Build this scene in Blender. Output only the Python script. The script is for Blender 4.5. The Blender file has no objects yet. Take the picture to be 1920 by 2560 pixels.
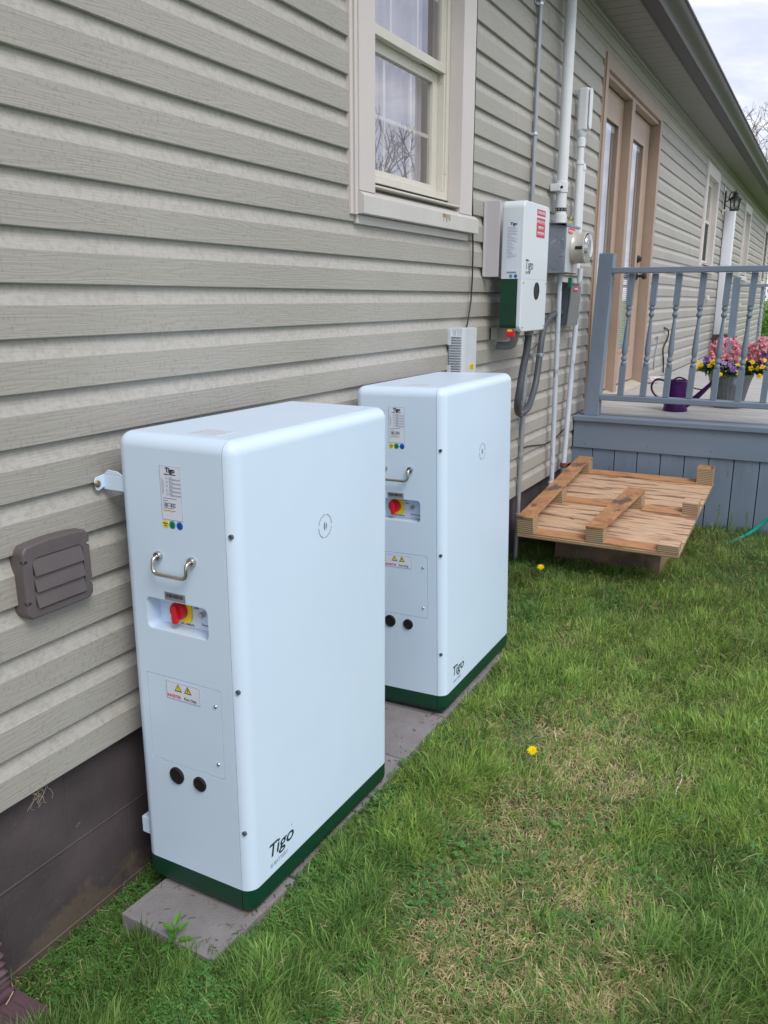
import bpy, bmesh, math, random
import numpy as np
from mathutils import Vector, Matrix, Euler
random.seed(7); RNG=np.random.default_rng(11)
SC=bpy.context.scene; COL=SC.collection
R=math.radians
# ------------------------------------------------------------------ camera
F_PX=2082.4; CAMLOC=Vector((0,-1.5283,1.111)); YAW,PITCH,ROLL=.4828,-.2506,.0018
_cy,_sy,_cp,_sp=math.cos(YAW),math.sin(YAW),math.cos(PITCH),math.sin(PITCH)
_f=Vector((_cy*_cp,_sy*_cp,_sp)); _r0=Vector((_sy,-_cy,0)); _u0=_r0.cross(_f)
_r=_r0*math.cos(ROLL)+_u0*math.sin(ROLL); _u=_u0*math.cos(ROLL)-_r0*math.sin(ROLL)
cd=bpy.data.cameras.new('camera'); cam=bpy.data.objects.new('camera',cd); COL.objects.link(cam)
M=Matrix((( _r.x,_u.x,-_f.x,CAMLOC.x),(_r.y,_u.y,-_f.y,CAMLOC.y),(_r.z,_u.z,-_f.z,CAMLOC.z),(0,0,0,1)))
cam.matrix_world=M
cd.sensor_fit='VERTICAL'; cd.sensor_height=24.0; cd.sensor_width=18.0; cd.lens=F_PX/2560*24
cd.clip_start=.02; cd.clip_end=2000
SC.camera=cam
# ------------------------------------------------------------------ sky and sun (overcast)
SUN_EL,SUN_AZ=R(50),R(-124)      # azimuth of the sun measured from +X towards +Y
w=bpy.data.worlds.new('World'); SC.world=w; w.use_nodes=True
nt=w.node_tree; nt.nodes.clear()
def N(t,k,**kw):
    n=t.nodes.new(k)
    for a,b in kw.items(): setattr(n,a,b)
    return n
out=N(nt,'ShaderNodeOutputWorld'); bg=N(nt,'ShaderNodeBackground'); bg.inputs[1].default_value=.10
sky=N(nt,'ShaderNodeTexSky',sky_type='NISHITA',sun_disc=False,sun_elevation=SUN_EL,sun_rotation=R(90)-SUN_AZ)
sky.dust_density=2.0
tc=N(nt,'ShaderNodeTexCoord'); sep=N(nt,'ShaderNodeSeparateXYZ'); nt.links.new(tc.outputs['Generated'],sep.inputs[0])
mx=N(nt,'ShaderNodeMath',operation='MAXIMUM'); nt.links.new(sep.outputs[2],mx.inputs[0]); mx.inputs[1].default_value=0.0
ad=N(nt,'ShaderNodeMath',operation='ADD'); nt.links.new(mx.outputs[0],ad.inputs[0]); ad.inputs[1].default_value=.12
vd=N(nt,'ShaderNodeVectorMath',operation='SCALE')
dv=N(nt,'ShaderNodeMath',operation='DIVIDE'); dv.inputs[0].default_value=1; nt.links.new(ad.outputs[0],dv.inputs[1])
nt.links.new(tc.outputs['Generated'],vd.inputs[0]); nt.links.new(dv.outputs[0],vd.inputs['Scale'])
no=N(nt,'ShaderNodeTexNoise'); no.inputs['Scale'].default_value=2.3; no.inputs['Detail'].default_value=9; no.inputs['Roughness'].default_value=.62; no.inputs['Distortion'].default_value=.35
nt.links.new(vd.outputs[0],no.inputs['Vector'])
cr=N(nt,'ShaderNodeValToRGB'); cr.color_ramp.elements[0].position=.38; cr.color_ramp.elements[0].color=(6.0,6.3,7.6,1)
cr.color_ramp.elements[1].position=.62; cr.color_ramp.elements[1].color=(8.9,8.7,9.1,1)
e=cr.color_ramp.elements.new(.5); e.color=(7.0,7.2,8.4,1)
nt.links.new(no.outputs['Fac'],cr.inputs[0])
mxr=N(nt,'ShaderNodeMixRGB'); mxr.inputs[0].default_value=.86
nt.links.new(sky.outputs[0],mxr.inputs[1]); nt.links.new(cr.outputs[0],mxr.inputs[2])
nt.links.new(mxr.outputs[0],bg.inputs[0]); nt.links.new(bg.outputs[0],out.inputs[0])
sl=bpy.data.lights.new('sun','SUN'); sl.energy=1.5; sl.angle=R(26); sl.color=(1,.95,.88)
so=bpy.data.objects.new('sun',sl); COL.objects.link(so)
so.rotation_euler=Vector((math.cos(SUN_AZ)*math.cos(SUN_EL),math.sin(SUN_AZ)*math.cos(SUN_EL),math.sin(SUN_EL))).to_track_quat('Z','Y').to_euler()
SC.view_settings.view_transform='Standard'; SC.view_settings.look='None'; SC.view_settings.exposure=0.50; SC.view_settings.gamma=1
SC.render.engine='CYCLES'
try:
    SC.cycles.use_denoising=True; SC.cycles.max_bounces=8; SC.cycles.transparent_max_bounces=12
except Exception: pass
# ------------------------------------------------------------------ materials
def mat(name,color,rough=.6,metal=0,var=0,vscale=8,bump=0,bscale=60,spec=.5,stretch=(1,1,1),detail=5,coat=0,spots=None):
    m=bpy.data.materials.new(name); m.use_nodes=True; t=m.node_tree; b=t.nodes['Principled BSDF']
    b.inputs['Base Color'].default_value=(*color,1); b.inputs['Roughness'].default_value=rough; b.inputs['Metallic'].default_value=metal
    b.inputs['Specular IOR Level'].default_value=spec; b.inputs['Coat Weight'].default_value=coat
    tcn=N(t,'ShaderNodeTexCoord'); mp=N(t,'ShaderNodeMapping'); mp.inputs['Scale'].default_value=stretch
    t.links.new(tcn.outputs['Object'],mp.inputs[0])
    if var:
        n=N(t,'ShaderNodeTexNoise'); n.inputs['Scale'].default_value=vscale; n.inputs['Detail'].default_value=detail; n.inputs['Roughness'].default_value=.65
        t.links.new(mp.outputs[0],n.inputs['Vector'])
        r=N(t,'ShaderNodeValToRGB'); r.color_ramp.elements[0].position=.3; r.color_ramp.elements[1].position=.7
        r.color_ramp.elements[0].color=(*[c*(1-var) for c in color],1); r.color_ramp.elements[1].color=(*[min(1,c*(1+var)) for c in color],1)
        t.links.new(n.outputs['Fac'],r.inputs[0]); src=r.outputs[0]
        if spots:
            col,sc,th=spots
            n2=N(t,'ShaderNodeTexNoise'); n2.inputs['Scale'].default_value=sc; n2.inputs['Detail'].default_value=3; t.links.new(mp.outputs[0],n2.inputs['Vector'])
            r2=N(t,'ShaderNodeValToRGB'); r2.color_ramp.elements[0].position=th; r2.color_ramp.elements[1].position=th+.06
            r2.color_ramp.elements[0].color=(0,0,0,1); r2.color_ramp.elements[1].color=(1,1,1,1); t.links.new(n2.outputs['Fac'],r2.inputs[0])
            mm=N(t,'ShaderNodeMixRGB'); t.links.new(r2.outputs[0],mm.inputs[0]); t.links.new(src,mm.inputs[1]); mm.inputs[2].default_value=(*col,1); src=mm.outputs[0]
        t.links.new(src,b.inputs['Base Color'])
    if bump:
        n=N(t,'ShaderNodeTexNoise'); n.inputs['Scale'].default_value=bscale; n.inputs['Detail'].default_value=6
        t.links.new(mp.outputs[0],n.inputs['Vector'])
        bp=N(t,'ShaderNodeBump'); bp.inputs['Strength'].default_value=bump; bp.inputs['Distance'].default_value=.002
        t.links.new(n.outputs['Fac'],bp.inputs['Height']); t.links.new(bp.outputs[0],b.inputs['Normal'])
    return m
def siding_mat():
    m=mat('vinyl_siding',(.5,.48,.44),.50,spec=.55); t=m.node_tree; b=t.nodes['Principled BSDF']; L=t.links.new
    tcn=N(t,'ShaderNodeTexCoord')
    # wood grain embossing: long cathedral lines along X
    mp=N(t,'ShaderNodeMapping'); mp.inputs['Scale'].default_value=(1.5,1.5,26); L(tcn.outputs['Object'],mp.inputs[0])
    n1=N(t,'ShaderNodeTexNoise'); n1.inputs['Scale'].default_value=1.0; n1.inputs['Detail'].default_value=2.5; n1.inputs['Roughness'].default_value=.45; L(mp.outputs[0],n1.inputs['Vector'])
    mu=N(t,'ShaderNodeMath',operation='MULTIPLY'); mu.inputs[1].default_value=85; L(n1.outputs['Fac'],mu.inputs[0])
    sn=N(t,'ShaderNodeMath',operation='SINE'); L(mu.outputs[0],sn.inputs[0])
    bp=N(t,'ShaderNodeBump'); bp.inputs['Strength'].default_value=.16; bp.inputs['Distance'].default_value=.0012; L(sn.outputs[0],bp.inputs['Height'])
    # oil-canning
    n4=N(t,'ShaderNodeTexNoise'); n4.inputs['Scale'].default_value=2.6; n4.inputs['Detail'].default_value=1; L(tcn.outputs['Object'],n4.inputs['Vector'])
    bp2=N(t,'ShaderNodeBump'); bp2.inputs['Strength'].default_value=.5; bp2.inputs['Distance'].default_value=.012; L(n4.outputs['Fac'],bp2.inputs['Height']); L(bp.outputs[0],bp2.inputs['Normal'])
    L(bp2.outputs[0],b.inputs['Normal'])
    # colour: slow variation + drip spots
    n2=N(t,'ShaderNodeTexNoise'); n2.inputs['Scale'].default_value=1.3; n2.inputs['Detail'].default_value=4; L(tcn.outputs['Object'],n2.inputs['Vector'])
    r1=N(t,'ShaderNodeValToRGB'); r1.color_ramp.elements[0].position=.3; r1.color_ramp.elements[0].color=(.335,.323,.290,1); r1.color_ramp.elements[1].position=.7; r1.color_ramp.elements[1].color=(.385,.372,.335,1); L(n2.outputs['Fac'],r1.inputs[0])
    mp3=N(t,'ShaderNodeMapping'); mp3.inputs['Scale'].default_value=(120,120,85); L(tcn.outputs['Object'],mp3.inputs[0])
    n3=N(t,'ShaderNodeTexNoise'); n3.inputs['Scale'].default_value=1; n3.inputs['Detail'].default_value=0.4; L(mp3.outputs[0],n3.inputs['Vector'])
    n5=N(t,'ShaderNodeTexNoise'); n5.inputs['Scale'].default_value=7; n5.inputs['Detail'].default_value=2; L(tcn.outputs['Object'],n5.inputs['Vector'])
    am=N(t,'ShaderNodeMath',operation='MULTIPLY_ADD'); L(n5.outputs['Fac'],am.inputs[0]); am.inputs[1].default_value=.30; L(n3.outputs['Fac'],am.inputs[2])
    r2=N(t,'ShaderNodeValToRGB'); r2.color_ramp.elements[0].position=.74; r2.color_ramp.elements[0].color=(0,0,0,1); r2.color_ramp.elements[1].position=.86; r2.color_ramp.elements[1].color=(.55,.55,.55,1); L(am.outputs[0],r2.inputs[0])
    mm=N(t,'ShaderNodeMixRGB'); L(r2.outputs[0],mm.inputs[0]); L(r1.outputs[0],mm.inputs[1]); mm.inputs[2].default_value=(.28,.262,.222,1)
    # pale cove band on every course: chalky speckle plus sky light put into the colour
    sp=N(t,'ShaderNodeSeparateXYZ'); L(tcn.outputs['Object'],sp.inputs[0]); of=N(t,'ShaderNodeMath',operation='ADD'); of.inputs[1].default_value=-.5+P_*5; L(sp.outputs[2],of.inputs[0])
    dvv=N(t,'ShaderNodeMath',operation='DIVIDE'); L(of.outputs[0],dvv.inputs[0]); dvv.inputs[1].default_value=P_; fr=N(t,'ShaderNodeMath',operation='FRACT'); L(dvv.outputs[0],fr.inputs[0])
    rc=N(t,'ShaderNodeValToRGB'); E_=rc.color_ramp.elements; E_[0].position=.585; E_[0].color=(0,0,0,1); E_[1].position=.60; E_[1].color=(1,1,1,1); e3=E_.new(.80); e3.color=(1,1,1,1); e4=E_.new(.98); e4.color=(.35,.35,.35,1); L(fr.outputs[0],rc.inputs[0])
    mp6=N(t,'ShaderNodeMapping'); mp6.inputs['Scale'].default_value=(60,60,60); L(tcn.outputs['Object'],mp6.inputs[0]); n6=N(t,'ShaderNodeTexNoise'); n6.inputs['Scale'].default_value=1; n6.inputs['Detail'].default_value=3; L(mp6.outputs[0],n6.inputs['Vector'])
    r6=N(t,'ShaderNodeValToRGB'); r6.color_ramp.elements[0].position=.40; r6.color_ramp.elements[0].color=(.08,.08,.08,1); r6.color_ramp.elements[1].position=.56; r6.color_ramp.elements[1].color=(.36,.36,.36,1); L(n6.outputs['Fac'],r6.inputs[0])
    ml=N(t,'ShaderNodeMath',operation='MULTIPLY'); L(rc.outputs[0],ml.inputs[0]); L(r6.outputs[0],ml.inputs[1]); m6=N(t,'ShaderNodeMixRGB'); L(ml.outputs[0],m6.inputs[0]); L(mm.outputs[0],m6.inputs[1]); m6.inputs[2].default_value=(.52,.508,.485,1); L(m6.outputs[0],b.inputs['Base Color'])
    return m
P_=.1143
def foundation_mat():
    m=mat('painted_block',(.06,.047,.047),.75); t=m.node_tree; b=t.nodes['Principled BSDF']; L=t.links.new
    tcn=N(t,'ShaderNodeTexCoord'); n=N(t,'ShaderNodeTexNoise'); n.inputs['Scale'].default_value=5; n.inputs['Detail'].default_value=8; L(tcn.outputs['Object'],n.inputs['Vector'])
    r=N(t,'ShaderNodeValToRGB'); r.color_ramp.elements[0].position=.35; r.color_ramp.elements[0].color=(.056,.045,.048,1); r.color_ramp.elements[1].position=.7; r.color_ramp.elements[1].color=(.094,.076,.081,1); L(n.outputs['Fac'],r.inputs[0])
    # soil splash worn into the foot of the wall
    sp=N(t,'ShaderNodeSeparateXYZ'); L(tcn.outputs['Object'],sp.inputs[0])
    n2=N(t,'ShaderNodeTexNoise'); n2.inputs['Scale'].default_value=7; n2.inputs['Detail'].default_value=7; n2.inputs['Roughness'].default_value=.7; L(tcn.outputs['Object'],n2.inputs['Vector'])
    ma=N(t,'ShaderNodeMath',operation='MULTIPLY_ADD'); L(n2.outputs['Fac'],ma.inputs[0]); ma.inputs[1].default_value=.50; ma.inputs[2].default_value=-.14
    su=N(t,'ShaderNodeMath',operation='SUBTRACT'); L(ma.outputs[0],su.inputs[0]); L(sp.outputs[2],su.inputs[1])
    r2=N(t,'ShaderNodeValToRGB'); r2.color_ramp.elements[0].position=0; r2.color_ramp.elements[0].color=(0,0,0,1); r2.color_ramp.elements[1].position=.06; r2.color_ramp.elements[1].color=(.5,.5,.5,1); L(su.outputs[0],r2.inputs[0])
    mm=N(t,'ShaderNodeMixRGB'); L(r2.outputs[0],mm.inputs[0]); L(r.outputs[0],mm.inputs[1]); mm.inputs[2].default_value=(.16,.125,.08,1)
    # fine pale scuffs
    mp=N(t,'ShaderNodeMapping'); mp.inputs['Scale'].default_value=(30,30,90); mp.inputs['Rotation'].default_value=(0,.6,0); L(tcn.outputs['Object'],mp.inputs[0])
    n3=N(t,'ShaderNodeTexNoise'); n3.inputs['Scale'].default_value=1; n3.inputs['Detail'].default_value=4; L(mp.outputs[0],n3.inputs['Vector'])
    r3=N(t,'ShaderNodeValToRGB'); r3.color_ramp.elements[0].position=.69; r3.color_ramp.elements[0].color=(0,0,0,1); r3.color_ramp.elements[1].position=.74; r3.color_ramp.elements[1].color=(.5,.5,.5,1); L(n3.outputs['Fac'],r3.inputs[0])
    m3=N(t,'ShaderNodeMixRGB'); L(r3.outputs[0],m3.inputs[0]); L(mm.outputs[0],m3.inputs[1]); m3.inputs[2].default_value=(.22,.19,.17,1); L(m3.outputs[0],b.inputs['Base Color'])
    bp=N(t,'ShaderNodeBump'); bp.inputs['Strength'].default_value=.5; bp.inputs['Distance'].default_value=.003
    n4=N(t,'ShaderNodeTexNoise'); n4.inputs['Scale'].default_value=60; n4.inputs['Detail'].default_value=8; L(tcn.outputs['Object'],n4.inputs['Vector']); L(n4.outputs['Fac'],bp.inputs['Height']); L(bp.outputs[0],b.inputs['Normal'])
    return m
def wood_mat(name,c0,c1,cs,scale,axis_stretch,th=.62,rough=.6):
    m=mat(name,c0,rough); t=m.node_tree; b=t.nodes['Principled BSDF']; L=t.links.new
    tcn=N(t,'ShaderNodeTexCoord'); mp=N(t,'ShaderNodeMapping'); mp.inputs['Scale'].default_value=axis_stretch; L(tcn.outputs['Object'],mp.inputs[0])
    n=N(t,'ShaderNodeTexNoise'); n.inputs['Scale'].default_value=scale; n.inputs['Detail'].default_value=7; n.inputs['Roughness'].default_value=.62; n.inputs['Distortion'].default_value=.4; L(mp.outputs[0],n.inputs['Vector'])
    r=N(t,'ShaderNodeValToRGB'); r.color_ramp.elements[0].position=.32; r.color_ramp.elements[0].color=(*c1,1); r.color_ramp.elements[1].position=.62; r.color_ramp.elements[1].color=(*c0,1); L(n.outputs['Fac'],r.inputs[0])
    n2=N(t,'ShaderNodeTexNoise'); n2.inputs['Scale'].default_value=scale*.6; n2.inputs['Detail'].default_value=5; n2.inputs['Roughness'].default_value=.6
    mp2=N(t,'ShaderNodeMapping'); mp2.inputs['Scale'].default_value=tuple(a*.8 for a in axis_stretch); mp2.inputs['Location'].default_value=(3.1,7.2,1.7); L(tcn.outputs['Object'],mp2.inputs[0]); L(mp2.outputs[0],n2.inputs['Vector'])
    r2=N(t,'ShaderNodeValToRGB'); r2.color_ramp.elements[0].position=th; r2.color_ramp.elements[0].color=(0,0,0,1); r2.color_ramp.elements[1].position=th+.08; r2.color_ramp.elements[1].color=(.85,.85,.85,1); L(n2.outputs['Fac'],r2.inputs[0])
    mm=N(t,'ShaderNodeMixRGB'); L(r2.outputs[0],mm.inputs[0]); L(r.outputs[0],mm.inputs[1]); mm.inputs[2].default_value=(*cs,1); L(mm.outputs[0],b.inputs['Base Color'])
    bp=N(t,'ShaderNodeBump'); bp.inputs['Strength'].default_value=.35; bp.inputs['Distance'].default_value=.002; L(n.outputs['Fac'],bp.inputs['Height']); L(bp.outputs[0],b.inputs['Normal'])
    return m
def ply_edge_mat():
    m=mat('plywood_edge',(.4,.29,.18),.7); t=m.node_tree; b=t.nodes['Principled BSDF']; L=t.links.new
    tcn=N(t,'ShaderNodeTexCoord'); sp=N(t,'ShaderNodeSeparateXYZ'); L(tcn.outputs['Object'],sp.inputs[0])
    n=N(t,'ShaderNodeTexNoise'); n.inputs['Scale'].default_value=9; n.inputs['Detail'].default_value=4; L(tcn.outputs['Object'],n.inputs['Vector'])
    ma=N(t,'ShaderNodeMath',operation='MULTIPLY_ADD'); L(sp.outputs[2],ma.inputs[0]); ma.inputs[1].default_value=560; 
    mb=N(t,'ShaderNodeMath',operation='MULTIPLY'); L(n.outputs['Fac'],mb.inputs[0]); mb.inputs[1].default_value=5; L(mb.outputs[0],ma.inputs[2])
    s=N(t,'ShaderNodeMath',operation='SINE'); L(ma.outputs[0],s.inputs[0])
    r=N(t,'ShaderNodeValToRGB'); r.color_ramp.elements[0].position=.0; r.color_ramp.elements[0].color=(.14,.085,.05,1); r.color_ramp.elements[1].position=.6; r.color_ramp.elements[1].color=(.47,.35,.22,1)
    mc=N(t,'ShaderNodeMath',operation='MULTIPLY_ADD'); L(s.outputs[0],mc.inputs[0]); mc.inputs[1].default_value=.5; mc.inputs[2].default_value=.5
    L(mc.outputs[0],r.inputs[0]); L(r.outputs[0],b.inputs['Base Color'])
    return m
def glass_mat(name,tint=(.95,.97,.96),f0=.30):
    m=bpy.data.materials.new(name); m.use_nodes=True; t=m.node_tree; t.nodes.clear(); L=t.links.new
    o=N(t,'ShaderNodeOutputMaterial'); tr=N(t,'ShaderNodeBsdfTransparent'); tr.inputs[0].default_value=(*tint,1)
    g=N(t,'ShaderNodeBsdfGlossy'); g.inputs['Roughness'].default_value=.0; g.inputs[0].default_value=(.98,.96,1,1)
    ge=N(t,'ShaderNodeNewGeometry'); dt=N(t,'ShaderNodeVectorMath',operation='DOT_PRODUCT'); L(ge.outputs['Normal'],dt.inputs[0]); L(ge.outputs['Incoming'],dt.inputs[1])
    ab=N(t,'ShaderNodeMath',operation='ABSOLUTE'); L(dt.outputs['Value'],ab.inputs[0]); su=N(t,'ShaderNodeMath',operation='SUBTRACT'); su.inputs[0].default_value=1; L(ab.outputs[0],su.inputs[1])
    pw=N(t,'ShaderNodeMath',operation='POWER'); L(su.outputs[0],pw.inputs[0]); pw.inputs[1].default_value=5; ma=N(t,'ShaderNodeMath',operation='MULTIPLY_ADD'); L(pw.outputs[0],ma.inputs[0]); ma.inputs[1].default_value=1-f0; ma.inputs[2].default_value=f0
    mx=N(t,'ShaderNodeMixShader'); L(ma.outputs[0],mx.inputs[0]); L(tr.outputs[0],mx.inputs[1]); L(g.outputs[0],mx.inputs[2]); L(mx.outputs[0],o.inputs[0])
    tcn=N(t,'ShaderNodeTexCoord'); n=N(t,'ShaderNodeTexNoise'); n.inputs['Scale'].default_value=1.5; L(tcn.outputs['Object'],n.inputs['Vector'])
    bp=N(t,'ShaderNodeBump'); bp.inputs['Strength'].default_value=.03; bp.inputs['Distance'].default_value=.01; L(n.outputs['Fac'],bp.inputs['Height']); L(bp.outputs[0],g.inputs['Normal'])
    return m
def attr_mat(name,rough=.5,transl=.3,spec=.3):
    m=bpy.data.materials.new(name); m.use_nodes=True; t=m.node_tree; b=t.nodes['Principled BSDF']; L=t.links.new
    a=N(t,'ShaderNodeAttribute'); a.attribute_name='Col'; L(a.outputs['Color'],b.inputs['Base Color']); b.inputs['Roughness'].default_value=rough; b.inputs['Specular IOR Level'].default_value=spec
    tr=N(t,'ShaderNodeBsdfTranslucent'); L(a.outputs['Color'],tr.inputs[0]); mx=N(t,'ShaderNodeMixShader'); mx.inputs[0].default_value=transl
    L(b.outputs[0],mx.inputs[1]); L(tr.outputs[0],mx.inputs[2]); L(mx.outputs[0],t.nodes['Material Output'].inputs[0])
    return m
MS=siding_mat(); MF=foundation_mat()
M_WHITE=mat('white_powder_coat',(.62,.765,.925),.32,spec=.45,bump=.05,bscale=500,var=.022,vscale=2.2,spots=((.42,.45,.45),95,.765))
M_GREEN=mat('dark_green_coat',(.002,.045,.022),.42)
M_LABEL=mat('label_white',(.68,.74,.86),.4); M_INK=mat('black_ink',(.012,.014,.02),.5); M_GREY=mat('grey_ink',(.22,.25,.30),.5); M_BRAND=mat('dark_green_ink',(.006,.035,.045),.4)
M_RED=mat('red_plastic',(.62,.012,.03),.35); M_YEL=mat('yellow_plastic',(.85,.68,.02),.4); M_REDT=mat('red_ink',(.6,.05,.08),.5)
M_REDS=mat('red_sticker',(.5,.03,.07),.45); M_WINK=mat('white_ink',(.85,.78,.8),.5)
M_DG=mat('sticker_green',(.01,.27,.16),.4); M_DB=mat('sticker_blue',(.01,.12,.55),.4); M_TEAL=mat('sticker_teal',(.03,.33,.42),.4)
M_STEEL=mat('brushed_steel',(.55,.53,.5),.22,1); M_ZINC=mat('zinc_plated',(.6,.62,.65),.3,1,var=.15,vscale=40); M_BRASS=mat('brass_screw',(.32,.23,.12),.4,.8)
M_BLACK=mat('black_plastic',(.012,.012,.014),.55); M_RUB=mat('black_rubber',(.006,.006,.008),.7)
M_TRIM=mat('window_trim',(.60,.56,.545),.45,var=.04,vscale=3,bump=.08,bscale=30); M_SASH=mat('window_vinyl',(.62,.60,.54),.35,var=.05,vscale=12,spots=((.25,.20,.14),26,.70))
M_SILL=mat('sill_metal',(.57,.555,.54),.4,var=.05,vscale=6,bump=.15,bscale=9)
M_DOORW=mat('tan_door',(.43,.32,.25),.45,var=.07,vscale=5); M_DTRIM=mat('tan_door_trim',(.37,.28,.22),.45,var=.08,vscale=4)
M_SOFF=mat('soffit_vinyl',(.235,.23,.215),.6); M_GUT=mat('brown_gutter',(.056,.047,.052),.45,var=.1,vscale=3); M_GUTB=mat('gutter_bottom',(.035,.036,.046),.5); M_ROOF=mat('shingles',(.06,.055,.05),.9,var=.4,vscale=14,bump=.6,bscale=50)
M_VENT=mat('brown_vent',(.112,.095,.098),.5,var=.08,vscale=20,spots=((.2,.18,.15),30,.70)); M_DSP=mat('brown_downspout',(.105,.062,.075),.42,var=.14,vscale=12,spots=((.3,.27,.27),80,.74))
M_PVC=mat('grey_white_pvc',(.70,.735,.79),.45,var=.06,vscale=8); M_EMT=mat('emt_conduit',(.36,.38,.41),.4,.55,var=.12,vscale=9); M_PGREY=mat('grey_pvc',(.23,.25,.28),.5,var=.1,vscale=14); M_FLEX=mat('dark_flex_conduit',(.065,.075,.09),.5,var=.1,vscale=14)
M_PEEL=mat('peeling_paint_pipe',(.50,.56,.66),.5,var=.12,vscale=9,spots=((.20,.22,.26),11,.56),stretch=(1,1,.45))
M_BOXG=mat('grey_meter_box',(.24,.27,.34),.42,.25,var=.14,vscale=16,spots=((.42,.45,.50),14,.66)); M_DISC=mat('grey_disconnect',(.075,.095,.115),.5,var=.1,vscale=12)
M_MET=mat('meter_ring',(.52,.51,.47),.3,.15); M_AMP=mat('pale_grey_housing',(.56,.60,.64),.42,var=.04,vscale=15)
M_DECK=mat('deck_paint',(.175,.225,.30),.5,var=.14,vscale=6,bump=.35,bscale=45,stretch=(1,1,.22),spots=((.10,.12,.15),16,.70)); M_DECKH=mat('deck_paint_board',(.175,.225,.30),.5,var=.08,vscale=5,bump=.25,bscale=35,stretch=(1,.2,1),spots=((.06,.075,.1),14,.76))
M_DFLOOR=mat('weathered_deck_floor',(.40,.405,.395),.62,var=.18,vscale=7,bump=.4,bscale=30,stretch=(3,.35,1),spots=((.52,.52,.5),4,.60))
M_PAVE=mat('concrete_paver',(.225,.215,.222),.88,var=.16,vscale=9,bump=.9,bscale=140,spots=((.17,.155,.13),38,.64))
M_PLYH=wood_mat('plywood_face',(.62,.46,.31),(.45,.25,.15),(.17,.085,.06),8,(9,.9,7),.52); M_PLYO=wood_mat('plywood_strip',(.50,.27,.13),(.36,.17,.08),(.12,.08,.06),9,(6,1,6),.60); M_PLYE=ply_edge_mat()
M_PLYR=wood_mat('plywood_runner',(.46,.25,.12),(.30,.13,.06),(.085,.065,.058),6,(2.5,3,6),.53); M_CRATE=wood_mat('weathered_plywood',(.24,.165,.115),(.15,.10,.07),(.1,.07,.05),7,(6,1,1),.62)
M_GLASS=glass_mat('window_glass'); M_ROOM=mat('room_wall',(.10,.09,.085),.8); M_CURT=mat('sheer_curtain',(.40,.39,.44),.9); M_BLIND=mat('blind_slat',(.75,.82,.86),.6)
M_SOIL=None
# ------------------------------------------------------------------ mesh helpers
class MB:
    def __init__(s): s.v=[]; s.f=[]
    def add(s,vs,fs):
        o=len(s.v); s.v+= [tuple(v) for v in vs]; s.f+=[tuple(i+o for i in f) for f in fs]; return s
    def box(s,a,b,rot=None,piv=None):
        x0,y0,z0=[min(p,q) for p,q in zip(a,b)]; x1,y1,z1=[max(p,q) for p,q in zip(a,b)]
        vs=[Vector(p) for p in ((x0,y0,z0),(x1,y0,z0),(x1,y1,z0),(x0,y1,z0),(x0,y0,z1),(x1,y0,z1),(x1,y1,z1),(x0,y1,z1))]
        if rot is not None:
            piv=Vector(piv or ((x0+x1)/2,(y0+y1)/2,(z0+z1)/2)); vs=[piv+rot@(v-piv) for v in vs]
        return s.add(vs,[(0,3,2,1),(4,5,6,7),(0,1,5,4),(1,2,6,5),(2,3,7,6),(3,0,4,7)])
    def tube(s,pts,r,n=12,cap=True,ring0=None):
        pts=[Vector(p) for p in pts]; rs=r if isinstance(r,(list,tuple)) else [r]*len(pts)
        base=len(s.v); up=None
        for i,p in enumerate(pts):
            t=(pts[min(i+1,len(pts)-1)]-pts[max(i-1,0)]).normalized()
            if up is None: up=t.orthogonal().normalized()
            else:
                up=up-t*up.dot(t); up=up.normalized() if up.length>1e-6 else t.orthogonal().normalized()
            b=t.cross(up)
            for k in range(n):
                a=2*math.pi*k/n; s.v.append(tuple(p+(up*math.cos(a)+b*math.sin(a))*rs[i]))
        for i in range(len(pts)-1):
            for k in range(n):
                a=base+i*n+k; c=base+i*n+(k+1)%n; s.f.append((a,c,c+n,a+n))
        if cap:
            s.f.append(tuple(base+k for k in range(n))[::-1]); s.f.append(tuple(base+(len(pts)-1)*n+k for k in range(n)))
        return s
    def lathe(s,c,prof,n=24,axis='Z',cap=True):
        base=len(s.v); c=Vector(c)
        for r,h in prof:
            for k in range(n):
                a=2*math.pi*k/n; x,y=r*math.cos(a),r*math.sin(a)
                d={'Z':(x,y,h),'Y':(x,h,y),'X':(h,x,y)}[axis]; s.v.append(tuple(c+Vector(d)))
        for i in range(len(prof)-1):
            for k in range(n):
                a=base+i*n+k; b=base+i*n+(k+1)%n; q=(a,b,b+n,a+n); s.f.append(q if axis!='Y' else q[::-1])
        if cap:
            s.f.append(tuple(base+k for k in range(n))[::-1]); s.f.append(tuple(base+(len(prof)-1)*n+k for k in range(n)))
        return s
    def prism(s,poly,origin,u,v,d):
        """poly in (a,b) -> origin+a*u+b*v, extruded by vector d"""
        o,u,v,d=Vector(origin),Vector(u),Vector(v),Vector(d); n=len(poly)
        A=[o+u*a+v*b for a,b in poly]; B=[p+d for p in A]
        return s.add(A+B,[tuple(range(n))[::-1],tuple(range(n,2*n))]+[(i,(i+1)%n,(i+1)%n+n,i+n) for i in range(n)])
    def bm(s,m):   # absorb a bmesh
        o=len(s.v); m.verts.index_update()
        s.v+=[tuple(v.co) for v in m.verts]; s.f+=[tuple(v.index+o for v in f.verts) for f in m.faces]; m.free(); return s
def rrect(w,h,r,n=6,cx=0,cy=0):
    o=[]
    for (sx,sy,a0) in ((1,1,0),(-1,1,90),(-1,-1,180),(1,-1,270)):
        for k in range(n+1):
            a=R(a0+90*k/n); o.append((cx+sx*(w/2-r)+r*math.cos(a),cy+sy*(h/2-r)+r*math.sin(a)))
    return o
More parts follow.
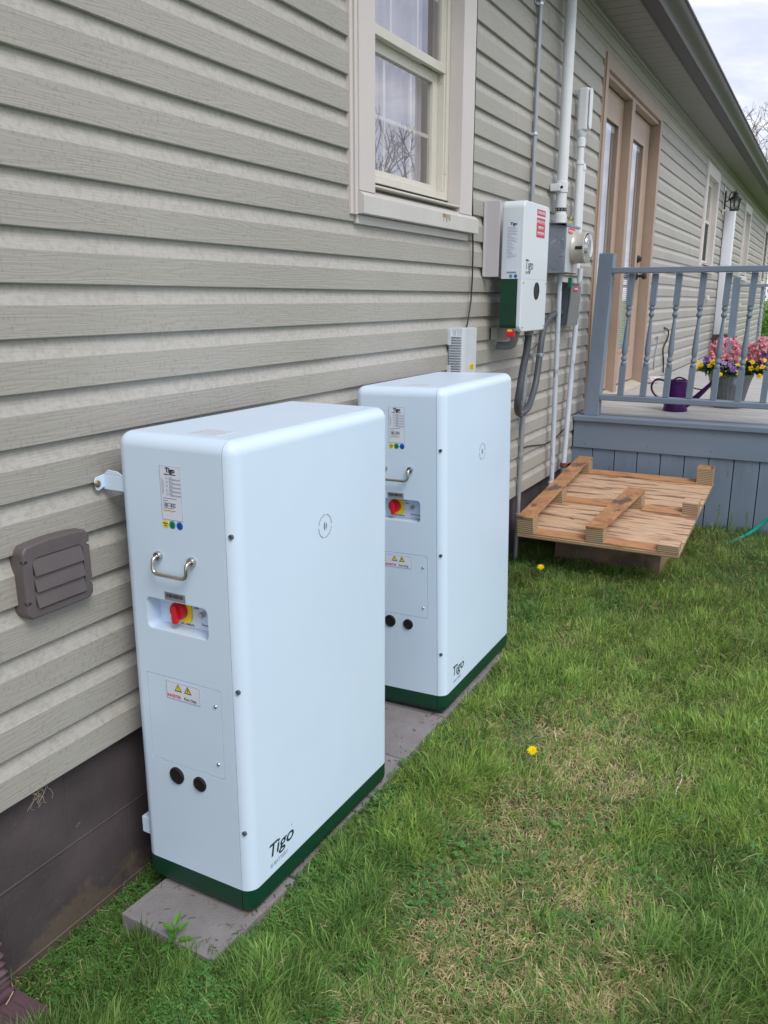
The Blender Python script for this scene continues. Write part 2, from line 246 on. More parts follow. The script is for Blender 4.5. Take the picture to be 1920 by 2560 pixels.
def circ(r,n=24,cx=0,cy=0): return [(cx+r*math.cos(2*math.pi*k/n),cy+r*math.sin(2*math.pi*k/n)) for k in range(n)]
def root_of(o):
    while o.parent: o=o.parent
    return o
def tag(o,label=None,cat=None,group=None,kind=None):
    if label: o['label']=label
    if cat: o['category']=cat
    if group: o['group']=group
    if kind: o['kind']=kind
    return o
def empty(name,loc,label,cat,group=None,rot=(0,0,0)):
    o=bpy.data.objects.new(name,None); COL.objects.link(o); o.location=loc; o.rotation_euler=rot; o.empty_display_size=.1
    return tag(o,label,cat,group)
def build(mb,name,m,parent=None,loc=None,local=False,bevel=0,seg=2,smooth=40,fix=True):
    me=bpy.data.meshes.new(name); off=Vector((0,0,0))
    if parent is not None and not local: off=Vector(root_of(parent).location)
    if parent is None and loc is not None: off=Vector(loc)
    me.from_pydata([(v[0]-off.x,v[1]-off.y,v[2]-off.z) for v in mb.v],[],mb.f); me.materials.append(m)
    if fix:
        b=bmesh.new(); b.from_mesh(me); bmesh.ops.recalc_face_normals(b,faces=b.faces)
        if bevel:
            ed=[e for e in b.edges if len(e.link_faces)==2 and e.calc_face_angle(0)>R(35)]
            bmesh.ops.bevel(b,geom=ed,offset=bevel,segments=seg,profile=.5,affect='EDGES',clamp_overlap=True)
        b.to_mesh(me); b.free()
    if smooth:
        for p in me.polygons: p.use_smooth=True
        me.set_sharp_from_angle(angle=R(smooth))
    o=bpy.data.objects.new(name,me); COL.objects.link(o)
    if bevel and smooth: wn=o.modifiers.new('wn','WEIGHTED_NORMAL'); wn.keep_sharp=True; wn.weight=80
    if parent is not None: o.parent=parent
    elif loc is not None: o.location=loc
    return o
def rbox_bm(a,b,r,seg=5):
    m=bmesh.new(); bmesh.ops.create_cube(m,size=1)
    for v in m.verts: v.co=Vector([(p+q)/2+c*(q-p) for p,q,c in zip(a,b,v.co)])
    bmesh.ops.bevel(m,geom=list(m.edges),offset=r,segments=seg,profile=.5,affect='EDGES',clamp_overlap=True)
    return m
def cut(m,co,no):
    g=bmesh.ops.bisect_plane(m,geom=list(m.verts)+list(m.edges)+list(m.faces),plane_co=co,plane_no=no,clear_outer=True)
    bmesh.ops.holes_fill(m,edges=[e for e in g['geom_cut'] if isinstance(e,bmesh.types.BMEdge)])
    return m
def bool_cut(obj,cutters):
    for c in cutters:
        me=bpy.data.meshes.new('cut'); off=Vector(root_of(obj).location) if obj.parent else Vector((0,0,0)); me.from_pydata([tuple(Vector(v)-off) for v in c.v],[],c.f)
        b=bmesh.new(); b.from_mesh(me); bmesh.ops.recalc_face_normals(b,faces=b.faces); b.to_mesh(me); b.free()
        co=bpy.data.objects.new('cut',me); COL.objects.link(co)
        obj.modifiers.clear(); md=obj.modifiers.new('b','BOOLEAN'); md.operation='DIFFERENCE'; md.object=co; md.solver='EXACT'
        par=obj.parent; obj.parent=None
        bpy.context.view_layer.update(); dg=bpy.context.evaluated_depsgraph_get()
        nm=bpy.data.meshes.new_from_object(obj.evaluated_get(dg)); obj.modifiers.clear(); obj.data=nm; obj.parent=par
        bpy.data.objects.remove(co)
    for p in obj.data.polygons: p.use_smooth=True
    obj.data.set_sharp_from_angle(angle=R(35)); wn=obj.modifiers.new('wn','WEIGHTED_NORMAL'); wn.keep_sharp=True; wn.weight=80
def text(s,size,pos,right,up,m,parent,name='lettering',shear=0,bold=0,align='LEFT',sx=1,local=True):
    cu=bpy.data.curves.new('t','FONT'); cu.body=s; cu.size=size; cu.shear=shear; cu.offset=bold; cu.align_x=align; cu.extrude=.0003; cu.resolution_u=3
    o=bpy.data.objects.new('t',cu); COL.objects.link(o); bpy.context.view_layer.update()
    me=bpy.data.meshes.new_from_object(o.evaluated_get(bpy.context.evaluated_depsgraph_get())); bpy.data.objects.remove(o)
    off=Vector((0,0,0)) if local else Vector(root_of(parent).location)
    r,u=Vector(right).normalized(),Vector(up).normalized(); n=r.cross(u); p=Vector(pos)-off
    for v in me.vertices: c=v.co.copy(); v.co=p+r*(c.x*sx)+u*c.y+n*c.z
    me.materials.clear(); me.materials.append(m); me.name=name
    q=bpy.data.objects.new(name,me); COL.objects.link(q); q.parent=parent; return q
def copy_tree(o,parent=None):
    c=o.copy(); COL.objects.link(c); c.parent=parent
    for ch in list(o.children): copy_tree(ch,c)
    return c
def vnoise(x,y,seed=0):
    xi=np.floor(x).astype(np.int64); yi=np.floor(y).astype(np.int64); fx=x-xi; fy=y-yi; fx=fx*fx*(3-2*fx); fy=fy*fy*(3-2*fy)
    def h(a,b):
        n=(a*374761393+b*668265263+seed*974634777)&0xffffffff; n=((n^(n>>13))*1274126177)&0xffffffff; return ((n^(n>>16))&0xffff)/65535.0
    return (h(xi,yi)*(1-fx)+h(xi+1,yi)*fx)*(1-fy)+(h(xi,yi+1)*(1-fx)+h(xi+1,yi+1)*fx)*fy
def fbm(x,y,seed=0): return .55*vnoise(x,y,seed)+.28*vnoise(x*2.1,y*2.1,seed+1)+.17*vnoise(x*4.3,y*4.3,seed+2)
def GZ(x,y):
    x=np.asarray(x,float); y=np.asarray(y,float)
    g=-.456+.019*(np.clip(x,-4,7)-1.3)
    g=g-.045*np.exp(-np.clip(-y,0,9)**2/.02)*np.clip((2.6-x)/1.2,0,1)
    g=g+.028*np.exp(-((y+.52)/.28)**2)*np.clip((3.2-x)/1.0,0,1)
    return g+.012*(fbm(x*1.7,y*1.7,5)-.5)
# ------------------------------------------------------------------ ground
def ground():
    xs=np.unique(np.concatenate([[-600,-200,-60,-20,-8,-4],np.arange(-2,7.01,.06),[8,10,14,20,24,30,45,80,160,400,900]])); ys=np.unique(np.concatenate([[-900,-300,-100,-40,-20,-12,-8,-6,-5],np.arange(-4,.31,.06),[1,4,10,30,100,400,900]]))
    X,Y=np.meshgrid(xs,ys,indexing='ij'); Z=GZ(X,Y)
    v=np.stack([X,Y,Z],-1).reshape(-1,3); ny=len(ys)
    mb=MB(); mb.v=[tuple(a) for a in v]
    mb.f=[(i*ny+j,(i+1)*ny+j,(i+1)*ny+j+1,i*ny+j+1) for i in range(len(xs)-1) for j in range(ny-1)]
    m=mat('lawn_soil',(.1,.1,.05),.95); t=m.node_tree; b=t.nodes['Principled BSDF']; L=t.links.new
    tcn=N(t,'ShaderNodeTexCoord'); n=N(t,'ShaderNodeTexNoise'); n.inputs['Scale'].default_value=30; n.inputs['Detail'].default_value=8; L(tcn.outputs['Object'],n.inputs['Vector'])
    r=N(t,'ShaderNodeValToRGB'); r.color_ramp.elements[0].position=.3; r.color_ramp.elements[0].color=(.035,.03,.018,1); r.color_ramp.elements[1].position=.7; r.color_ramp.elements[1].color=(.13,.11,.06,1); L(n.outputs['Fac'],r.inputs[0])
    n2=N(t,'ShaderNodeTexNoise'); n2.inputs['Scale'].default_value=.6; n2.inputs['Detail'].default_value=6; L(tcn.outputs['Object'],n2.inputs['Vector'])
    r2=N(t,'ShaderNodeValToRGB'); r2.color_ramp.elements[0].color=(.07,.13,.025,1); r2.color_ramp.elements[1].color=(.15,.24,.05,1); L(n2.outputs['Fac'],r2.inputs[0])
    sp=N(t,'ShaderNodeSeparateXYZ'); L(tcn.outputs['Object'],sp.inputs[0])
    ge=N(t,'ShaderNodeMapRange'); ge.inputs[1].default_value=7; ge.inputs[2].default_value=14; L(sp.outputs[0],ge.inputs[0])
    mi=N(t,'ShaderNodeMapRange'); mi.inputs[1].default_value=-4; mi.inputs[2].default_value=-7; L(sp.outputs[1],mi.inputs[0])
    ma=N(t,'ShaderNodeMath',operation='MAXIMUM'); L(ge.outputs[0],ma.inputs[0]); L(mi.outputs[0],ma.inputs[1])
    mm=N(t,'ShaderNodeMixRGB'); L(ma.outputs[0],mm.inputs[0]); L(r.outputs[0],mm.inputs[1]); L(r2.outputs[0],mm.inputs[2]); L(mm.outputs[0],b.inputs['Base Color'])
    o=build(mb,'ground',m,fix=False); tag(o,kind='structure')
ground()
#==BODY==
# ================================================================== HOUSE
P=.1143; XN,XF=-3.0,22.7; ZS=2.87
house=empty('clapboard_house',(0,0,-.5),'long single-storey house with weathered beige lap siding over a dark painted block foundation','house')
OPEN=[(2.70,3.68,1.46,2.64),(6.03,8.07,.30,2.64),(11.12,12.2,1.5,2.64),(15.95,16.98,1.5,2.64),(20.62,21.5,1.5,2.64)]
def siding():
    mb=MB(); prof=[(.0005,-.0006),(.0140,-.0006),(.0158,.0012),(.0155,.03),(.0148,.068),(.0082,.082),(.0045,.096),(.0034,.106),(.0032,.115)]
    for k in range(26):
        z0=k*P; iv=[(XN,XF)]
        if z0>ZS: break
        for a,b,c,d in OPEN:
            if z0+P*.5>c and z0+P*.5<d:
                ni=[]
                for p,q in iv:
                    if b<=p or a>=q: ni.append((p,q)); continue
                    if a>p: ni.append((p,a))
                    if b<q: ni.append((b,q))
                iv=ni
        for p,q in iv:
            n=max(2,int((q-p)/.12)); xs=list(np.linspace(p,q,n+1)); sx0=XN+(((k//2)*1.37)%3.66); seams=[v for v in (sx0+3.66*j for j in range(9)) if p+.05<v<q-.05]; xs=sorted(xs+[v-.0004 for v in seams]+[v+.0004 for v in seams]); n=len(xs)-1; base=len(mb.v); m=len(prof)
            for x in xs:
                wob=float(vnoise(np.array([x*1.3]),np.array([k*.37]),3)[0]-.5); wz=float(vnoise(np.array([x*.8]),np.array([k*.2+9]),4)[0]-.5)
                amp=.003+.004*min(1,max(0,(x-8)/4)); 
                lap=.0016*(sum(1 for v in seams if x>v)%2)
                for o,dz in prof: mb.v.append((x,-(o+lap+wob*.0025),z0+dz+wz*amp+( -.0 )))
            for i in range(n):
                for j in range(m-1):
                    a=base+i*m+j; mb.f.append((a,a+m,a+m+1,a+1))
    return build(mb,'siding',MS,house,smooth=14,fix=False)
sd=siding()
# backing wall with openings, other walls, foundation
mb=MB(); zb=.0
xs=[XN]+[v for o in OPEN for v in (o[0],o[1])]+[XF]
for i in range(0,len(xs),2): mb.box((xs[i],.001,-.0),(xs[i+1],.14,2.95))
for a,b,c,d in OPEN: mb.box((a,.001,d),(b,.14,2.95)); mb.box((a,.001,0),(b,.14,c))
mb.box((XF-.14,.14,0),(XF-.001,8,2.95)); mb.box((XN,.14,0),(XN+.14,8,2.95)); mb.box((XN,8,0),(XF,8.14,2.95))
build(mb,'wall',mat('sheathing',(.30,.29,.26),.8),house)
def foundation():
    mb=MB(); bh=.2235; k=0; z=-.009; g=.004
    mb.box((XN,.0253,-1.2),(XF-.01,.2,-.001))          # mortar plane
    r=0
    while z>-1.0:
        x=XN+(.2 if r%2 else 0)-.149
        while x<XF:
            a,b=max(x+g,XN),min(x+.4-g,XF-.01)
            if b>a+.02: mb.box((a,.0245+random.uniform(-.001,.001),z-bh+g),(b,.032,z-g))
            x+=.4
        z-=bh; r+=1
        mb.tube([(x_,.0262+.0006*math.sin(x_*9.1+r),z+.0012*math.sin(x_*5.3+r*2)) for x_ in np.arange(XN,XF-.05,.12)],.0046,8)
    build(mb,'foundation',MF,house,bevel=.0022,seg=2)
foundation()
# soffit, frieze trim, gutter, fascia, roof
mb=MB(); x=XN
while x<XF+.25:
    mb.box((x+.0035,-.262,ZS),(min(x+.1375,XF+.25),.0,ZS+.012)); x+=.14
mb.box((XN,-.262,ZS+.006),(XF+.25,0,ZS+.02)); mb.box((XN,-.275,ZS-.004),(XF+.25,-.262,ZS+.02)); 
build(mb,'soffit',M_SOFF,house,bevel=.0012,seg=1)
mb=MB(); mb.prism([(0,0),(.018,0),(.018,.014),(.026,.018),(.026,.036),(.034,.042),(.034,.066),(0,.066)],(XN,0,ZS-.068),(0,-1,0),(0,0,1),(XF-XN,0,0)); build(mb,'frieze_trim',M_SOFF,house)
mb=MB(); mb.box((XN,-.29,ZS-.014),(XF+.28,-.276,ZS+.17)); build(mb,'fascia',M_GUTB,house)
mb=MB(); pr=[(.2905,-.012),(.372,-.012),(.378,-.008),(.382,.012),(.392,.03),(.412,.05),(.43,.066),(.442,.088),(.446,.108),(.458,.110),(.458,.122),(.440,.122),(.4385,.095),(.41,.06),(.37,-.006),(.296,-.006),(.294,.115),(.2905,.115)]
mb.prism(pr,(XN,0,ZS),(0,-1,0),(0,0,1),(XF+.28-XN,0,0))
gt=build(mb,'gutter',M_GUT,house,smooth=30)
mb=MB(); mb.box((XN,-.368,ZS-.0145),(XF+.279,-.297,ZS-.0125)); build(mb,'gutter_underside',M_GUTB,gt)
mb=MB(); mb.prism([(-.33,3.025),(-.33,3.045),(4.0,4.5),(8.5,3.0),(8.5,2.98),(4.0,4.46)],(XN-.3,0,0),(0,1,0),(0,0,1),(XF-XN+.6,0,0)); build(mb,'roof',M_ROOF,house)
mb=MB(); mb.prism([(.14,2.94),(4,4.3),(8,2.94)],(XF-.14,0,0),(0,1,0),(0,0,1),(.12,0,0)); build(mb,'gable_end',M_SOFF,house); mb=MB(); mb.prism([(.14,2.94),(4,4.3),(8,2.94)],(XN+.02,0,0),(0,1,0),(0,0,1),(.12,0,0)); build(mb,'gable_end',M_SOFF,house)
mb=MB(); mb.box((XF-.004,-.02,0),(XF+.02,.06,2.8)); build(mb,'corner_post',M_SOFF,house)
def frame(mb,x0,x1,z0,z1,wd,y0,y1,wz=None,sides='LRTB'):
    wz=wz or wd
    if 'L' in sides: mb.box((x0,y0,z0),(x0+wd,y1,z1))
    if 'R' in sides: mb.box((x1-wd,y0,z0),(x1,y1,z1))
    if 'T' in sides: mb.box((x0+wd,y0,z1-wz),(x1-wd,y1,z1))
    if 'B' in sides: mb.box((x0+wd,y0,z0),(x1-wd,y1,z0+wz))
    return mb
def pane(mb,x0,x1,z0,z1,y): mb.add([(x0,y,z0),(x1,y,z0),(x1,y,z1),(x0,y,z1)],[(0,1,2,3)])
def window(x0,x1,z0,z1,curtain=True,muntins=True,label=None,screen=False):
    # x0,x1 outer casing; z0 = underside of sill band
    fr=MB(); a,b=x0+.145,x1-.135; zt=z1-.12
    fr.box((x0+.03,-.034,z0+.062),(a,.03,z1)); fr.box((b,-.034,z0+.062),(x1-.0,.03,z1)); fr.box((a,-.034,zt),(b,.03,z1))
    w=build(fr,'window',M_TRIM,house,bevel=.003)
    if label: w['label']=label
    j=MB(); j.box((x0-.012,-.024,z0-.018),(x0+.006,.0,z1+.01)); j.box((x0+.010,-.030,z0-.018),(x0+.028,.0,z1)); j.box((x1+.003,-.018,z0+.08),(x1+.016,0,z1+.01)); j.box((x0,-.024,z1+.002),(x1+.016,0,z1+.02)); build(j,'channel_trim',M_TRIM,w,bevel=.002,seg=1)
    s=MB(); s.prism([(-.006,-.02),(-.052,-.02),(-.052,.040),(-.036,.052),(.03,.085),(.03,.0)],(x0+.03,0,z0+.006),(0,1,0),(0,0,1),(x1-x0+.012,0,0)); build(s,'sill',M_SILL,w,bevel=.002)
    s=MB(); s.box((x0+.03,-.022,z0-.046),(x1-.01,-.004,z0-.016)); build(s,'apron',M_TRIM,w,bevel=.002)
    f=MB(); zb=z0+.115; frame(f,a,b,zb,zt,.028,.028,.095); frame(f,a+.028,b-.028,zb+.0,zt-.0,.010,.036,.095,wz=.012); build(f,'frame',M_SASH,w,bevel=.002,seg=1)
    f=MB(); f.box((a-.0,-.0305,zb-.030),(b,.03,zb-.022)); build(f,'sill_nosing',M_SASH,w,bevel=.002,seg=1)
    a2,b2=a+.028,b-.028; zm=zb+(zt-zb)*.487
    u=MB(); frame(u,a2,b2,zm,zt-.028,.036,.040,.062,wz=.036); u.box((a2,.034,zm-.003),(b2,.045,zm+.032)); us=build(u,'upper_sash',M_SASH,w,bevel=.003)
    l=MB(); frame(l,a2+.01,b2-.01,zb+.014,zm+.002,.05,.066,.092,wz=.044); ls=build(l,'lower_sash',M_SASH,w,bevel=.003)
    g=MB(); pane(g,a2+.03,b2-.03,zm+.03,zt-.06,.051); build(g,'glass',M_GLASS,w,smooth=0)
    g=MB(); pane(g,a2+.05,b2-.05,zb+.05,zm-.03,.079); build(g,'glass',M_GLASS,w,smooth=0)
    if screen:
        g=MB(); g.box((a2+.03,.046,zb+.03),(b2-.03,.047,zm-.01)); build(g,'insect_screen',mat('screen_mesh',(.03,.033,.04),.8),w,smooth=0)
    if muntins:
        q=MB(); xm=[a2+(b2-a2)*t for t in (.36,.68)]
        for xx in xm: q.box((xx-.007,.0845,zb+.05),(xx+.007,.0885,zm-.03))
        q.box((a2+.05,.0842,(zb+zm)/2-.007),(b2-.05,.0892,(zb+zm)/2+.007)); build(q,'muntin_grid',M_SASH,w,smooth=0)
        q=MB()
        for xx in xm: q.box((xx-.007,.0565,zm+.03),(xx+.007,.0605,zt-.06))
        q.box((a2+.04,.0562,(zt+zm)/2-.007),(b2-.04,.0612,(zt+zm)/2+.007)); build(q,'muntin_grid',M_SASH,w,smooth=0)
    r=MB(); Y1=.9; r.add([(a-.1,.141,z0),(b+.3,.141,z0),(b+.3,.141,z1),(a-.1,.141,z1),(a-.3,Y1,z0),(b+.9,Y1,z0),(b+.9,Y1,z1),(a-.3,Y1,z1)],[(4,5,6,7),(0,1,5,4),(3,7,6,2),(0,4,7,3),(1,2,6,5)]); build(r,'room_shell',M_ROOM,w,fix=False,smooth=0)
    if curtain:
        c=MB(); n=70; xa,xb=a-.05,a+(b-a)*.86; base=0
        for i in range(n+1):
            x=xa+(xb-xa)*i/n; y=.118+.009*math.sin(i*.95)+.006*math.sin(i*2.3)
            c.v+=[(x,y,z0+.05),(x,y,z1-.02)]
            if i: k=2*i; c.f.append((k-2,k,k+1,k-1))
        build(c,'curtain',M_CURT,w,fix=False)
    return w
window(2.637,3.70,1.412,2.68,label='near double-hung window with a rust stain on its sill')
window(11.05,12.26,1.45,2.68,curtain=False,muntins=False,screen=True,label='narrow double-hung window with a dark insect screen')
window(15.88,17.05,1.45,2.68,curtain=False,muntins=False,screen=True)
window(20.55,21.7,1.45,2.68,curtain=False,muntins=False)
# rust stain streaks on the near sill (thin film of rust)
mb=MB()
for i in range(9):
    x=3.335+i*.0085+random.uniform(-.003,.003); h=random.uniform(.02,.056); mb.box((x,-.0529,1.452-h*.55),(x+random.uniform(.003,.007),-.0522,1.4535))
ws=[o for o in house.children if o.name.startswith('window')][0]
build(mb,'rust_stain',mat('rust',(.33,.20,.10),.8,var=.3,vscale=80),ws,smooth=0)
# french doors
def doors():
    c=MB(); c.box((6.03,-.022,.30),(6.10,.07,2.665)); c.box((8.015,-.022,.30),(8.10,.13,2.665)); c.box((6.10,-.022,2.60),(8.015,.13,2.665)); c.box((6.955,-.002,.36),(7.06,.10,2.598)); c.box((6.10,.0,2.57),(6.954,.06,2.599)); c.box((7.061,.0,2.57),(8.014,.06,2.599))
    d=build(c,'door_frame',M_DTRIM,house,bevel=.003)
    d['label']='tan french door frame with raised centre mullion'
    c=MB(); c.box((5.975,-.020,.30),(5.992,0,2.70)); c.box((5.998,-.030,.30),(6.026,0,2.68)); c.box((8.103,-.016,.30),(8.115,0,2.68)); c.box((5.975,-.018,2.679),(8.115,-.0,2.70)); build(c,'channel_trim',M_DTRIM,d,bevel=.002,seg=1)
    c=MB(); c.prism([(-.03,0),(.13,.0),(.13,.05),(.05,.05),(-.03,.02)],(6.10,0,.335),(0,1,0),(0,0,1),(1.91,0,0)); build(c,'threshold',mat('sill_aluminium',(.5,.46,.38),.5,.1),d)
    for (x0,x1,gx0,gx1) in ((6.12,6.95,6.18,6.80),(7.065,7.985,7.15,7.74)):
        m=MB(); y0,y1=.062,.105; z0,z1=.40,2.565; gz0,gz1=.69,2.37
        m.box((x0,y0,z0),(gx0,y1,z1)); m.box((gx1,y0,z0),(x1,y1,z1)); m.box((gx0,y0,gz1),(gx1,y1,z1)); m.box((gx0,y0,z0),(gx1,y1,gz0)); m.box((gx0+.02,y0-.004,z0+.06),(gx1-.02,y0+.001,gz0-.06))
        dr=build(m,'door',M_DOORW,house,bevel=.003)
        m=MB(); frame(m,gx0-.022,gx1+.022,gz0-.022,gz1+.022,.034,y0-.012,y0-.0005); build(m,'lite_frame',M_DOORW,dr,bevel=.004)
        m=MB(); pane(m,gx0+.011,gx1-.011,gz0+.011,gz1-.011,.075); build(m,'glass',M_GLASS,dr,smooth=0)
        m=MB(); z=gz0+.015
        rt=Matrix.Rotation(R(28),3,'X')
        while z<gz1-.06: m.box((gx0+.014,.083,z),(gx1-.014,.097,z+.0015),rot=rt); z+=.0165
        m.box((gx0+.014,.080,gz1-.055),(gx1-.014,.1,gz1-.013)); build(m,'blind',M_BLIND,dr,smooth=0)
        m=MB(); m.box((x0+.02,.13,z0),(x1-.02,.14,z1)); build(m,'room_shade',M_BLIND,dr,smooth=0)
        if x0>7:
            m=MB(); m.lathe((7.86,.062,1.455),[(.032,0),(.032,-.012),(.022,-.02),(.022,-.028),(.014,-.034)],16,'Y'); build(m,'deadbolt',M_BLACK,dr)
            m=MB(); m.lathe((7.86,.062,1.31),[(.032,0),(.032,-.01),(.012,-.014),(.012,-.045),(.028,-.055),(.03,-.075),(.018,-.088)],16,'Y'); build(m,'door_knob',M_BLACK,dr)
doors()
# white downspout
d=MB(); d.prism(rrect(.140,.12,.012,3),(13.16,-.092,.60),(0,1,0),(1,0,0),(0,0,1.70)); ds=build(d,'downspout',mat('white_aluminium',(.78,.81,.88),.35),house,smooth=30)
d=MB(); d.box((13.10,-.157,1.222),(13.222,-.149,1.262)); build(d,'strap',M_BLACK,ds)
bt=MB(); bt.prism([(-.01,.34),(-.29,.34),(-.27,.60),(-.18,.63),(-.01,.62)],(13.08,0,0),(0,1,0),(0,0,1),(.30,0,0)); tag(build(bt,'downspout_boot',M_DSP,loc=(13.2,-.15,.34),bevel=.01),'brown boxy downspout boot at the foot of the white downspout','downspout boot')
# small outlet covers under far windows
d=MB(); d.box((12.0,-.05,1.10),(12.12,-.012,1.16)); build(d,'outlet_cover',M_SASH,house,bevel=.006); d=MB(); d.box((16.3,-.06,.98),(16.5,-.012,1.04)); build(d,'outlet_cover',M_SASH,house,bevel=.008)
# ================================================================== DRYER VENT
def vent():
    t=empty('dryer_vent',(1.246,-.015,.506),'dusty brown louvred dryer vent with three flaps on the siding','vent')
    w,h=.188,.166
    # bowed hood frame
    pts=[(-w/2,-h/2)]
    def arc(x): return h/2+.007*(1-(x/(w/2))**2)
    poly=[(-w/2+.01,-h/2),(w/2-.01,-h/2),(w/2,-h/2+.012)]+[(w/2,h/2-.012)]+[(x,arc(x)) for x in np.linspace(w/2-.01,-w/2+.01,9)]+[(-w/2,h/2-.012),(-w/2,-h/2+.012)]
    mb=MB(); mb.prism(poly,(1.246,.01,.506),(1,0,0),(0,0,1),(0,-.058,0)); fr=build(mb,'frame',M_VENT,t,bevel=.006,seg=3)
    c=MB(); c.prism(rrect(.142,.118,.014,5,0,-.004),(1.246,-.04,.506),(1,0,0),(0,0,1),(0,-.03,0))
    s1=MB(); 
    cs=[c]
    for dz in (.05,-.045):
        for sx in (-1,1):
            q=MB(); q.prism(rrect(.02,.009,.004,4),(1.246+sx*(w/2-.002),-.036,.506+dz),(1,0,0),(0,0,1),(0,-.03,0)); cs.append(q)
    bool_cut(fr,cs)
    for k in range(3):
        z=.506+.0515-k*.0372; f=MB(); f.prism([(0,0),(-.010,-.0365),(-.0125,-.0365),(-.004,.0015),(0,.0015)],(1.246-.069,-.0415,z),(0,1,0),(0,0,1),(.138,0,0)); build(f,'flap',M_VENT,t,bevel=.0008,seg=1)
    for dz in (.05,-.045):
        f=MB(); f.lathe((1.246-w/2+.008,-.036,.506+dz),[(.0035,0),(.0035,-.004)],10,'Y'); build(f,'screw',M_ZINC,t)
vent()
# ================================================================== BATTERIES
BL,BD,BH,BG=.689,.337,1.202,.074; CV=.030    # length, depth, height, green base, cover thickness
def battery():
    t=empty('battery_cabinet',(0,0,0),'x','battery')
    def cabinet(lo,hi,plane_list):
        m=rbox_bm((0,-BD-.001,0),(BL+.024,.011,BH),.033,7)
        for co,no in plane_list: cut(m,co,no)
        return MB().bm(m)
    ys=-(BD-CV); e=.0009
    def mk(pl,name,m):
        return build(cabinet(0,0,pl),name,m,t,local=True,smooth=30)
    body=mk([((0,ys+e,0),(0,-1,0)),((0,0,BG+e),(0,0,-1))],'body',M_WHITE)
    # keep y>ys (toward wall): clear_outer removes the side the normal points to
    cover=mk([((0,ys-e,0),(0,1,0)),((0,0,BG+e),(0,0,-1))],'front_cover',M_WHITE)
    b1=mk([((0,ys+e,0),(0,-1,0)),((0,0,BG-e),(0,0,1))],'base',M_GREEN)
    b2=mk([((0,ys-e,0),(0,1,0)),((0,0,BG-e),(0,0,1))],'base_front',M_GREEN)
    # near side face is x=0; s=-y, text runs along -Y
    RT,UP=(0,-1,0),(0,0,1)
    def onf(poly,s,z,x=-.0,d=.0006,mb=None):
        mb=mb or MB(); return mb.prism(poly,(x,-s,z),RT,UP,(-d,0,0))
    # switch recess, port cover pocket
    rec=MB(); rec.prism(rrect(.189,.080,.014,6),(-.05,-.150,.767),RT,UP,(.05+.046,0,0))
    poc=MB(); poc.prism(rrect(.233,.236,.005,4),(-.05,-.155,.489),RT,UP,(.05+.0032,0,0))
    bool_cut(body,[rec,poc])
    # recess lip
    pc=MB(); pc.prism(rrect(.2300,.2330,.004,4),(.0032,-.155,.489),RT,UP,(-.0030,0,0)); port=build(pc,'port_cover',M_WHITE,t,local=True,bevel=.0008,seg=2)
    for z in (.563,.410):
        s=MB(); s.lathe((0.0002,-.254,z),[(.0048,0),(.0045,-.002),(.003,-.0035),(.001,-.004)],14,'X'); build(s,'screw',M_ZINC,port,local=True)
    st=MB(); onf(rrect(.105,.046,.001,1),.155,.575,0,.0006,st); sti=build(st,'warning_sticker',M_LABEL,port,local=True,smooth=0)
    def outline(mb,w,h,s,z,x,th=.0007):
        for (a,b,c,d) in ((-w/2,-h/2,w/2,-h/2+th),(-w/2,h/2-th,w/2,h/2),(-w/2,-h/2,-w/2+th,h/2),(w/2-th,-h/2,w/2,h/2)):
            mb.prism([(a,b),(c,b),(c,d),(a,d)],(x,-s,z),RT,UP,(-.0003,0,0))
        return mb
    build(outline(MB(),.105,.046,.155,.575,-.0007),'sticker_outline',M_GREY,port,local=True,smooth=0)
    def tri(mb,s,z,h,x): a=h*.577; mb.prism([(-a,-h*.5),(a,-h*.5),(0,h*.5)],(x,-s,z),RT,UP,(-.0003,0,0)); return mb
    a=MB(); tri(a,.140,.585,.020,-.0007); tri(a,.170,.585,.020,-.0007); build(a,'warning_symbol',M_INK,port,local=True,smooth=0)
    a=MB(); tri(a,.140,.5845,.014,-.0011); tri(a,.170,.5845,.014,-.0011); build(a,'warning_symbol_field',M_YEL,port,local=True,smooth=0)
    text('!',.012,(-.0015,-.1385,.5798),RT,UP,M_INK,port); 
    a=MB(); a.prism([(-.0005,.006),(.002,.006),(.0005,.001),(.0025,.001),(-.0015,-.006),(0,-.0008),(-.002,-.0008)],(-.0015,-.170,.583),RT,UP,(-.0003,0,0)); build(a,'bolt_symbol',M_INK,port,local=True,smooth=0)
    text('INVERTER',.0112,(-.0009,-.1045,.5565),RT,UP,M_REDT,port,sx=.86,bold=.0001); text('Port Only',.0112,(-.0009,-.1575,.5565),RT,UP,M_INK,port,sx=.86)
    # cable glands
    for s_,z_,r_ in ((.118,.340,.0225),(.192,.338,.0195)):
        a=MB(); a.lathe((.0005,-s_,z_),[(r_,0),(r_,-.004),(r_*.86,-.0065),(r_*.8,-.005),(r_*.3,-.004)],28,'X'); build(a,'cable_plug',M_RUB,t,local=True)
    # handle
    h=MB(); s0,s1,zt=.107,.208,.916
    pts=[(.0,-s0,zt),(-.020,-s0,zt-.001)]
    def bend(c,a0,a1,r,ax):  # in-plane arc helper
        return []
    P_=[(.0,-s0,zt),(-.012,-s0,zt),(-.020,-s0,zt-.003),(-.0225,-s0,zt-.010),(-.0235,-s0,zt-.026),(-.024,-s0-.003,zt-.032),(-.024,-s0-.009,zt-.036),(-.024,-s0-.016,zt-.037)]
    Q_=[(x,-(s0+s1)-y,z) for x,y,z in P_][::-1]
    h.tube(P_+Q_,.0046,12); hd=build(h,'handle',M_STEEL,t,local=True,smooth=60)
    for s_ in (s0,s1):
        a=MB(); a.lathe((0,-s_,zt),[(.0115,0),(.0115,-.007),(.010,-.010),(.006,-.010)],20,'X'); build(a,'handle_mount',M_STEEL,hd,local=True)
